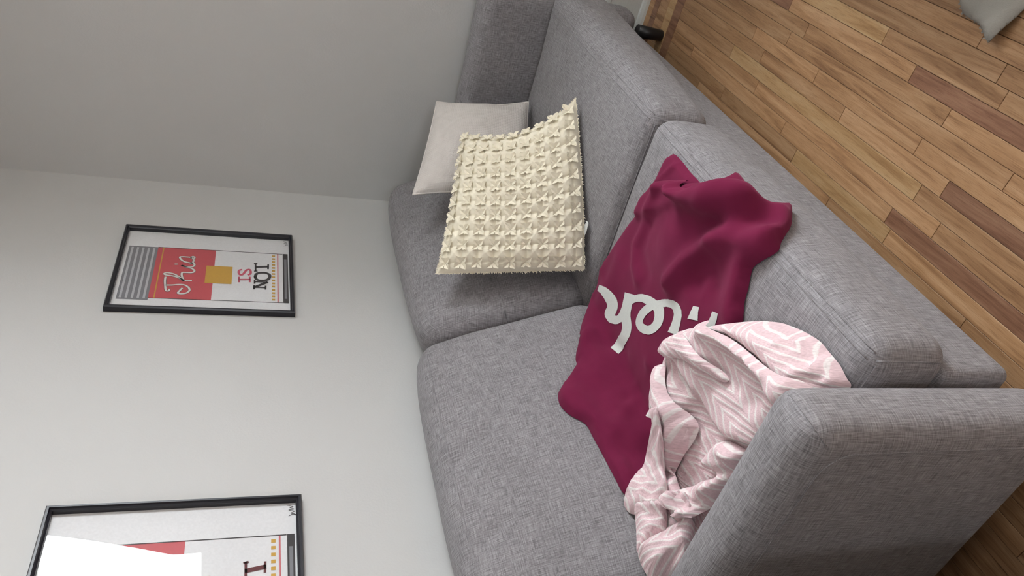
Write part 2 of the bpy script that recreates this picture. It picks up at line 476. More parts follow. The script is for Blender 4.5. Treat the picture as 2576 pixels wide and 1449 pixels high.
BTH = math.radians(22)
BH = Vector((0, math.sin(BTH), math.cos(BTH))); BN = Vector((0, -math.cos(BTH), math.sin(BTH)))
def seg_d(px, pz, ax, az, bx, bz):
    l = (bx-ax)**2+(bz-az)**2; k = max(0, min(1, ((px-ax)*(bx-ax)+(pz-az)*(bz-az))/l))
    return math.hypot(px-ax-k*(bx-ax), pz-az-k*(bz-az))
creases = [(-0.05, 0.80, 0.10, 0.45, 0.008, 0.014), (0.08, 0.85, 0.22, 0.55, -0.005, 0.016), (0.62, 0.85, 0.50, 0.55, 0.006, 0.013),
           (0.75, 0.80, 0.66, 0.50, 0.005, 0.012), (-0.60, 0.85, -0.45, 0.50, 0.006, 0.014)]
def back_cushion(x0, x1, seed, height=0.545, thick=0.17, f0=(-0.355, 0.42)):
    hx, hy, hz = (x1-x0)/2, thick/2, height/2; r = 0.06
    o0 = Vector(((x0+x1)/2, f0[0], f0[1])) - BN*hy + BH*hz
    def shp(q, p):
        a, c = q.x/hx, q.z/hz; b = q.y/hy        # b = -1 is the front
        k = max(0, 1-a*a)*max(0, 1-c*c)
        d = Vector(q)
        d.y -= 0.035*(k**0.55)*(1 if b < 0 else -0.2)*min(1, abs(b))
        if c > 0: d.z += 0.018*max(0, 1-abs(a)**3)*c**4 - 0.02*abs(a)**8
        d.y += noise.noise(Vector((q.x*4+seed, q.y*3, q.z*4)))*0.008 + noise.noise(Vector((q.x*11+seed, q.y*7, q.z*10)))*0.0025
        if b < 0:
            for (a0, c0, a1, c1, dep, wd) in creases:
                d.y += dep*math.exp(-(seg_d(a*hx, c*hz, a0*hx, c0*hz, a1*hx, c1*hz)/wd)**2)
        return o0 + Vector((d.x, 0, 0)) + BH*d.z - BN*d.y
    v, f = round_box(hx, hy, hz, r, 64, 5, 36, shp)
    me_o = finish('back_cushion', v, f, (0, 0, 0), M['linen'], sofa)
    return me_o
back_a = back_cushion(0.712, 1.630, 5.5, height=0.558)
back_b = back_cushion(1.638, 2.550, 14.2, height=0.53)

# stitched seams lying on the upholstery
def on_surface(o, path, d, lift=0.0004):
    b = BVHTree.FromPolygons([v.co+SO for v in o.data.vertices], [tuple(p.vertices) for p in o.data.polygons]); out = []
    d = Vector(d).normalized() if not callable(d) else d
    for p in path:
        p = Vector(p); dd = d(p) if callable(d) else d
        h = b.ray_cast(p-dd*0.3, dd, 0.7)
        if h[0] is not None: out.append(h[0]-dd*lift)
    return out
def seg(a, b, n): return [Vector(a).lerp(Vector(b), i/n) for i in range(n+1)]
for (c, x0, x1) in ((seat_a, 0.707, 1.628), (seat_b, 1.634, 2.554)):
    for (yo, zz) in ((-0.905, 0.42), (-0.918, 0.41)):
        welt(on_surface(c, seg((x0+0.02, yo, zz), (x1-0.02, yo, zz), 60), (0, 0.5, -1)), c, 0.0015)
    for xe, dx in ((x0, 1), (x1, -1)):
        welt(on_surface(c, seg((xe, -0.90, 0.42), (xe, -0.40, 0.42), 30), (dx*0.8, 0, -1)), c, 0.0014)
        welt(on_surface(c, seg((xe, -0.92, 0.41), (xe, -0.92, 0.27), 14), (dx*0.8, 0.8, 0)), c, 0.0014)
for (c, x0, x1) in ((back_a, 0.712, 1.630), (back_b, 1.638, 2.550)):
    tp = Vector((0, -0.355, 0.42))+BH*0.515
    welt(on_surface(c, seg((x0+0.02, tp.y, tp.z), (x1-0.02, tp.y, tp.z), 60), (0, 0.8, -0.6)), c, 0.0015)
for (c, A) in ((arm_near, AN), (arm_far, AF)):
    out_x = A['x0'] if c is arm_near else A['x1']; sx = 1 if c is arm_near else -1
    r = 0.045; yy, zz = A['y0']+r, A['z1']-r
    path = seg((out_x, yy, A['z0']+0.05), (out_x, yy, zz-0.05), 20)+[Vector((out_x, yy+0.05-0.05*math.cos(k*math.pi/20), zz-0.05+0.05*math.sin(k*math.pi/20))) for k in range(1, 10)]+seg((out_x, yy+0.05, zz), (out_x, -0.10, zz), 30)
    welt(on_surface(c, path, (sx, 0, 0)), c, 0.0013)
    welt(on_surface(c, seg((A['x0']+0.004, A['y0']+0.02, A['z1']-0.02), (A['x1']-0.004, A['y0']+0.02, A['z1']-0.02), 24), (0, 0.7, -0.7)), c, 0.0013)
#@@END_SOFA

# ------------------------------------------------------------------ throw pillows
M['cream'] = plain('cream_cotton', (0.90, 0.83, 0.67), 0.9, 0, 0.1, 0.3, 900)
def waffle_mat():
    m, nt, b = new_mat('white_waffle_cotton')
    b.inputs['Roughness'].default_value = 0.92; b.inputs['Specular IOR Level'].default_value = 0.1
    tc = N(nt, 'ShaderNodeTexCoord')
    mp = N(nt, 'ShaderNodeMapping'); mp.inputs['Scale'].default_value = (54, 54, 1)
    nt.links.new(tc.outputs['UV'], mp.inputs['Vector'])
    sp = N(nt, 'ShaderNodeSeparateXYZ'); nt.links.new(mp.outputs[0], sp.inputs[0])
    w = []
    for i in (0, 1):
        a = N(nt, 'ShaderNodeMath', _operation='PINGPONG'); a.inputs[1].default_value = 0.5
        nt.links.new(sp.outputs[i], a.inputs[0]); w.append(a)
    mn = N(nt, 'ShaderNodeMath', _operation='MINIMUM'); nt.links.new(w[0].outputs[0], mn.inputs[0]); nt.links.new(w[1].outputs[0], mn.inputs[1])
    bp = N(nt, 'ShaderNodeBump', Strength=0.7, Distance=0.0025); bp.invert = True
    nt.links.new(mn.outputs[0], bp.inputs['Height']); nt.links.new(bp.outputs[0], b.inputs['Normal'])
    nz = N(nt, 'ShaderNodeTexNoise', Scale=14, Detail=3); nt.links.new(tc.outputs['UV'], nz.inputs['Vector'])
    rp = ramp(nt, nz.outputs['Fac'], [(0.3, (0.70, 0.65, 0.61)), (0.7, (0.76, 0.71, 0.67))])
    nt.links.new(rp.outputs[0], b.inputs['Base Color'])
    return m
M['waffle'] = waffle_mat()
M['tag'] = plain('white_label', (0.8, 0.82, 0.8), 0.6)

class Pillow:
    """four seam corners, edges that pull in between them, a plump front and back"""
    def __init__(s, P00, P10, P01, P11, thick, pull, bulge=1.0, seed=0.0):
        s.P = [Vector(p) for p in (P00, P10, P01, P11)]; s.T = thick; s.pull = pull; s.seed = seed; s.bulge = bulge
    def mid(s, a, b):
        # pull the four edges inwards: (bottom, top, left, right)
        pb, pt, pl, pr = s.pull
        ba = 4*a*(1-a); bb = 4*b*(1-b)
        b2 = b + (1-b)*pb*ba - b*pt*ba
        a2 = a + (1-a)*pl*bb - a*pr*bb
        p = s.P
        return (p[0]*(1-a2)+p[1]*a2)*(1-b2) + (p[2]*(1-a2)+p[3]*a2)*b2
    def nrm(s, a, b):
        e = 0.01
        u = s.mid(min(1, a+e), b)-s.mid(max(0, a-e), b); v = s.mid(a, min(1, b+e))-s.mid(a, max(0, b-e))
        return u.cross(v).normalized()
    def prof(s, a, b):
        k = (1-abs(2*a-1)**2.6)*(1-abs(2*b-1)**2.6)
        w = 1+0.16*noise.noise(Vector((a*3.2+s.seed, b*3.2, 0.3)))
        return s.T*(max(0, k)**0.55)*w
    def front(s, a, b, h=0.0):
        n = s.nrm(a, b)
        return s.mid(a, b) + n*(s.prof(a, b)*s.bulge+h)
    def back(s, a, b):
        return s.mid(a, b) - s.nrm(a, b)*s.prof(a, b)*0.8
    def mesh(s, name, na, nb, mat, hf=None, origin=Vector()):
        verts, faces, uvs = [], [], []
        for j in range(nb+1):
            for i in range(na+1):
                a, b = i/na, j/nb
                h = hf(a, b) if hf else 0
                verts.append(s.front(a, b, h)-origin); uvs.append((a, b))
        for j in range(nb):
            for i in range(na):
                q = j*(na+1)+i; faces.append((q, q+1, q+na+2, q+na+1))
        off = len(verts); st = 4; ma, mb = na//st, nb//st
        idx = {}
        for j in range(mb+1):
            for i in range(ma+1):
                if i in (0, ma) or j in (0, mb): pass
                idx[(i, j)] = len(verts); verts.append(s.back(i/ma, j/mb)-origin); uvs.append((i/ma, j/mb))
        for j in range(mb):
            for i in range(ma):
                faces.append((idx[(i, j)], idx[(i, j+1)], idx[(i+1, j+1)], idx[(i+1, j)]))
        return pymesh(name, verts, faces, mat, True, uvs)

NA, NB = 10, 9      # stars across and up the cream pillow
cp = Pillow((1.65, -0.425, 0.462), (2.03, -0.795, 0.475), (1.77, -0.30, 0.862), (2.186, -0.57, 0.752), 0.062, (-0.015, 0.02, 0.0, 0.13), 1.0, 2.0)
def star_h(a, b):
    u, v = a*NA-0.5, b*NB-0.5
    du, dv = abs(u-round(u)), abs(v-round(v))
    g = min(du, dv)*2
    e = min(1, 12*min(a, 1-a, b, 1-b)+0.15)
    h = 0.0100*g**0.55
    ridge = math.exp(-((du-dv)/0.05)**2)
    h += ridge*0.0030*(0.6+1.1*noise.noise(Vector((u*7, v*7, 1.7))))*(1-g*0.6)
    h += 0.0022*noise.noise(Vector((u*2.3, v*2.3, 4.1)))
    return h*e
pillow = empty('star_pillow', cp.mid(0.5, 0)); PO = cp.mid(0.5, 0)
tag(pillow, 'cream square throw pillow covered in rows of frayed fabric stars on the far seat', 'pillow')
cover = obj('pillow_cover', cp.mesh('pillow_cover', NA*16, NB*16, M['cream'], star_h, PO), pillow)
rs = random.Random(5)
def star_mesh(seed):
    """four ruffled flaps meeting at a stitch, each a raised strip with a torn top edge"""
    q = random.Random(seed); verts, faces = [], []
    for k in range(4):
        an = math.pi/4+k*math.pi/2+q.uniform(-0.1, 0.1); d = Vector((math.cos(an), math.sin(an), 0)); n = Vector((-d.y, d.x, 0))
        for sd in (-1, 1):
            base = len(verts); m = 6
            for i in range(m+1):
                t = i/m; r = 0.0015+0.0205*t
                lean = sd*(0.0012+0.0042*math.sin(math.pi*min(1, t*1.1))+q.uniform(-0.0007, 0.0009))
                hh = (0.0052*math.sin(math.pi*(0.12+0.8*t))**0.8)*(0.75+0.5*q.random())
                verts.append(d*r + n*sd*0.0003 + Vector((0, 0, 0.0016+0.0075*t)))
                verts.append(d*r + n*lean*0.6 + Vector((0, 0, 0.0016+0.0075*t+hh*0.6)))
                verts.append(d*(r+q.uniform(-0.0012, 0.0012)) + n*lean*1.5 + Vector((0, 0, 0.0016+0.0075*t+hh)))
            for i in range(m):
                for j in (0, 1):
                    a = base+i*3+j; faces.append((a, a+3, a+4, a+1))
    return pymesh('fabric_star', verts, faces, M['cream'])
stars = [star_mesh(i) for i in range(6)]
for i in range(NA):
    for j in range(NB):
        a, b = (i+0.5)/NA, (j+0.5)/NB
        p = cp.front(a, b); ux = (cp.front(a+0.02, b)-cp.front(a-0.02, b)).normalized(); uy0 = cp.front(a, b+0.02)-cp.front(a, b-0.02)
        n = ux.cross(uy0).normalized(); uy = n.cross(ux)
        o = bpy.data.objects.new('fabric_star', stars[rs.randrange(6)]); link(o, pillow)
        sc = rs.uniform(0.92, 1.12)
        o.matrix_local = Matrix(((ux.x*sc, uy.x*sc, n.x, p.x-PO.x), (ux.y*sc, uy.y*sc, n.y, p.y-PO.y), (ux.z*sc, uy.z*sc, n.z, p.z-PO.z), (0, 0, 0, 1)))
# torn fringe standing out along the seam
verts, faces = [], []
for (f, n) in ((lambda t: cp.mid(t, 0), 150), (lambda t: cp.mid(t, 1), 130), (lambda t: cp.mid(0, t), 130), (lambda t: cp.mid(1, t), 130)):
    cen = cp.mid(0.5, 0.5)
    for i in range(n):
        t = (i+rs.random())/n; p = f(min(1, t)); t2 = min(1, t+0.012); p2 = f(t2)
        out = (p-cen).normalized()
        tip = p + out*rs.uniform(0.002, 0.009) + cp.nrm(0.5, 0.5)*rs.uniform(-0.002, 0.008)
        k = len(verts); verts += [p-PO+cp.nrm(0.5, 0.5)*0.002, p2-PO+cp.nrm(0.5, 0.5)*0.002, tip-PO]; faces.append((k, k+1, k+2))
tag(obj('fringe', pymesh('fringe', verts, faces, M['cream'], False), pillow), kind='stuff')
# care tag on the lower seam
p = cp.mid(0.18, 0.0)-PO; ux = (cp.mid(0.25, 0)-cp.mid(0.15, 0)).normalized()
t1 = Vector((0.006, -0.03, -0.006))
obj('care_tag', pymesh('care_tag', [p, p+ux*0.03, p+ux*0.03+t1*0.8, p+ux*0.012+t1*1.2, p+t1*0.7, p+ux*0.03+Vector((0, 0, 0.002)), p+Vector((0, 0, 0.002))],
    [(0, 1, 2, 3, 4), (6, 5, 1, 0)], M['tag'], False), pillow)

wp = Pillow((2.085, -0.405, 0.50), (2.445, -0.605, 0.462), (2.145, -0.35, 0.888), (2.495, -0.54, 0.782), 0.065, (0.03, 0.015, 0.05, 0.04), 1.0, 6.0)
PO2 = wp.mid(0.5, 0)
wpil = empty('waffle_pillow', PO2)
tag(wpil, 'plain off-white waffle-weave pillow leaning in the corner behind the cream star pillow', 'pillow')
def wr_h(a, b):
    # a sag crease near the lower right corner and soft wrinkles
    return -0.016*math.exp(-((a-0.93)/0.09)**2-((b-0.26)/0.12)**2) + 0.005*noise.noise(Vector((a*5, b*5, 2.2)))*min(1, 8*min(a, 1-a, b, 1-b))
obj('pillow_cover', wp.mesh('pillow_cover', 60, 60, M['waffle'], wr_h, PO2), wpil)
loop = [wp.mid(t/40, 0) for t in range(40)]+[wp.mid(1, t/40) for t in range(40)]+[wp.mid(1-t/40, 1) for t in range(40)]+[wp.mid(0, 1-t/40) for t in range(40)]
obj('seam', tube('seam', [q-PO2 for q in loop], 0.0025, M['waffle'], 6, True), wpil)
#@@END_PILLOW

# ------------------------------------------------------------------ cloth lying on the sofa
# A cloth is laid out flat as (x along the sofa, t along the sofa's side profile) and rests on
# whatever is below it: cushions first, then the cloth layers put down before it.
from mathutils.geometry import delaunay_2d_cdt
def make_guide():
    """side profile of the sofa: front lip, seat, fillet, backrest; list of (t, y, z, ny, nz)"""
    th = math.radians(22); s, c = math.sin(th), math.cos(th)
    zs = 0.447; jy = -0.378; r = 0.07
    half = (math.pi/2-th)/2                      # half the turn at the junction
    tl = r*math.tan(half)
    pts = []
    for i in range(9): pts.append((-0.957, 0.24+0.162*i/8))
    for i in range(1, 9):
        a = math.pi/2*i/8; pts.append((-0.912-0.045*math.cos(a), 0.402+0.045*math.sin(a)))
    y1 = jy-tl
    for i in range(1, 61): pts.append((-0.912+(y1+0.912)*i/60, zs))
    cy, cz = y1, zs+r
    for i in range(1, 13):
        a = 2*half*i/12; pts.append((cy+r*math.sin(a), cz-r*math.cos(a)))
    e = pts[-1]
    for i in range(1, 61): pts.append((e[0]+s*0.5*i/60, e[1]+c*0.5*i/60))
    L = [0.0]
    for i in range(1, len(pts)): L.append(L[-1]+math.hypot(pts[i][0]-pts[i-1][0], pts[i][1]-pts[i-1][1]))
    t0 = L[8+8+60]
    out = []
    for i, p in enumerate(pts):
        a, b = pts[max(0, i-1)], pts[min(len(pts)-1, i+1)]
        d = math.hypot(b[0]-a[0], b[1]-a[1]); ty, tz = (b[0]-a[0])/d, (b[1]-a[1])/d
        out.append((L[i]-t0, p[0], p[1], -tz, ty))
    return out

GUIDE = make_guide()
def guide_at(t):
    lo, hi = 0, len(GUIDE)-1
    if t <= GUIDE[0][0]: g = GUIDE[0]; return g[1], g[2]-(GUIDE[0][0]-t), g[3], g[4]
    if t >= GUIDE[-1][0]: g = GUIDE[-1]; return g[1], g[2], g[3], g[4]
    while hi-lo > 1:
        m = (lo+hi)//2
        if GUIDE[m][0] <= t: lo = m
        else: hi = m
    a, b = GUIDE[lo], GUIDE[hi]; k = (t-a[0])/(b[0]-a[0])
    y, z, ny, nz = [a[i]+(b[i]-a[i])*k for i in (1, 2, 3, 4)]
    l = math.hypot(ny, nz)
    return y, z, ny/l, nz/l
def bvh_of(o):
    off = o.matrix_world.translation if o.parent is None else o.parent.location
    return BVHTree.FromPolygons([v.co+off for v in o.data.vertices], [tuple(p.vertices) for p in o.data.polygons])
support = [bvh_of(o) for o in (seat_a, seat_b, back_a, back_b)]
def ground(x, t, up=0.30):
    """height over the guide of whatever lies at (x, t)"""
    y, z, ny, nz = guide_at(t)
    org = Vector((x, y+ny*up, z+nz*up)); d = Vector((0, -ny, -nz)); best = None
    for b in support:
        h = b.ray_cast(org, d, up+0.12)
        if h[0] is not None and (best is None or up-h[3] > best): best = up-h[3]
    if best is None: best = -0.03
    return max(best, 0.0 if -0.06 < t < 0.12 else -0.03)
def at(x, t, h):
    y, z, ny, nz = guide_at(t)
    return Vector((x, y+ny*h, z+nz*h))
def seg_dist(p, a, b):
    dx, dy = b[0]-a[0], b[1]-a[1]; l = dx*dx+dy*dy
    k = 0 if l < 1e-12 else max(0, min(1, ((p[0]-a[0])*dx+(p[1]-a[1])*dy)/l))
    return math.hypot(p[0]-a[0]-k*dx, p[1]-a[1]-k*dy)
def line_dist(p, l):
    return min(seg_dist(p, l[i], l[i+1]) for i in range(len(l)-1))
def smooth_loop(l, n=4):
    out = []; N_ = len(l)
    for i in range(N_):
        p0, p1, p2, p3 = l[i-1], l[i], l[(i+1) % N_], l[(i+2) % N_]
        for k in range(n):
            t = k/n
            out.append(tuple(0.5*(2*p1[c]+(p2[c]-p0[c])*t*0.8+((2*p0[c]-5*p1[c]+4*p2[c]-p3[c])*t*t+(-p0[c]+3*p1[c]-3*p2[c]+p3[c])*t**3)*0.8
                       + 0.2*2*(p2[c]-p1[c])*t) for c in (0, 1)))
    return out
def inside(p, l):
    c = False; j = len(l)-1
    for i in range(len(l)):
        if (l[i][1] > p[1]) != (l[j][1] > p[1]) and p[0] < (l[j][0]-l[i][0])*(p[1]-l[i][1])/(l[j][1]-l[i][1])+l[i][0]: c = not c
        j = i
    return c
def drape(outline, thick, roll, ridges=(), res=0.008, relax=6, wob=0.0, seed=0.0, hf=None, sub=4, clear=0.0015, rough=0.1):
    """-> verts, faces, (x,t) of each vertex. thick: loft of the cloth, roll: how far in its edge rounds up"""
    loop = smooth_loop(outline, sub) if sub > 1 else list(outline)
    xs = [p[0] for p in loop]; ts = [p[1] for p in loop]
    pts = [Vector(p) for p in loop]; nb = len(pts)
    x = min(xs)
    k = 0
    while x < max(xs):
        t = min(ts) + (res/2 if k % 2 else 0)
        while t < max(ts):
            p = (x, t)
            if inside(p, loop) and min(seg_dist(p, loop[i-1], loop[i]) for i in range(nb)) > res*0.55: pts.append(Vector(p))
            t += res
        x += res*0.87; k += 1
    vs, es, fs, *_ = delaunay_2d_cdt(pts, [(i, (i+1) % nb) for i in range(nb)], [], 1, 1e-6)
    vs = [(v.x, v.y) for v in vs]
    g = [ground(*v) for v in vs]
    nbr = [set() for _ in vs]
    for f in fs:
        for i in range(3):
            nbr[f[i]].add(f[(i+1) % 3]); nbr[f[i]].add(f[i-1])
    edge = [min(seg_dist(v, loop[i-1], loop[i]) for i in range(nb)) for v in vs]
    if clear > 0.002: g = [max([g[i]]+[g[j] for j in nbr[i]]) for i in range(len(vs))]
    s = list(g)
    for _ in range(relax):        # the cloth bridges small steps below it
        s = [max(g[i], 0.35*s[i]+0.65*sum(s[j] for j in nbr[i])/max(1, len(nbr[i]))) if edge[i] > 1e-5 else (0.6*s[i]+0.4*sum(s[j] for j in nbr[i])/max(1, len(nbr[i])) if clear > 0.004 else s[i]) for i in range(len(vs))]
    H = []
    for i, v in enumerate(vs):
        e = min(1.0, edge[i]/roll); prof = math.sqrt(max(0, 1-(1-e)**2))
        h = thick*prof
        for (rh, rw, l) in ridges:
            d = line_dist(v, l) if len(l) > 1 else math.hypot(v[0]-l[0][0], v[1]-l[0][1])
            if d < 3*rw: h += rh*math.exp(-(d/rw)**2)*prof
        if wob: h += wob*prof*noise.noise(Vector((v[0]*12+seed, v[1]*12, seed)))+wob*rough*prof*noise.noise(Vector((v[0]*40+seed, v[1]*40, seed)))
        if hf: h += hf(v)*prof
        H.append(s[i]+max(clear, h+clear))
    verts = [at(v[0], v[1], H[i]) for i, v in enumerate(vs)]
    faces = [tuple(f) for f in fs]
    # turn the faces outwards
    out = []
    for f in faces:
        n = (verts[f[1]]-verts[f[0]]).cross(verts[f[2]]-verts[f[0]]); c = vs[f[0]]
        y, z, ny, nz = guide_at(c[1])
        out.append(f if n.y*ny+n.z*nz > 0 else f[::-1])
    return verts, out, vs
def under(verts, faces, depth=0.001):
    """close a cloth below with a copy of its sheet pressed against what it lies on"""
    return faces

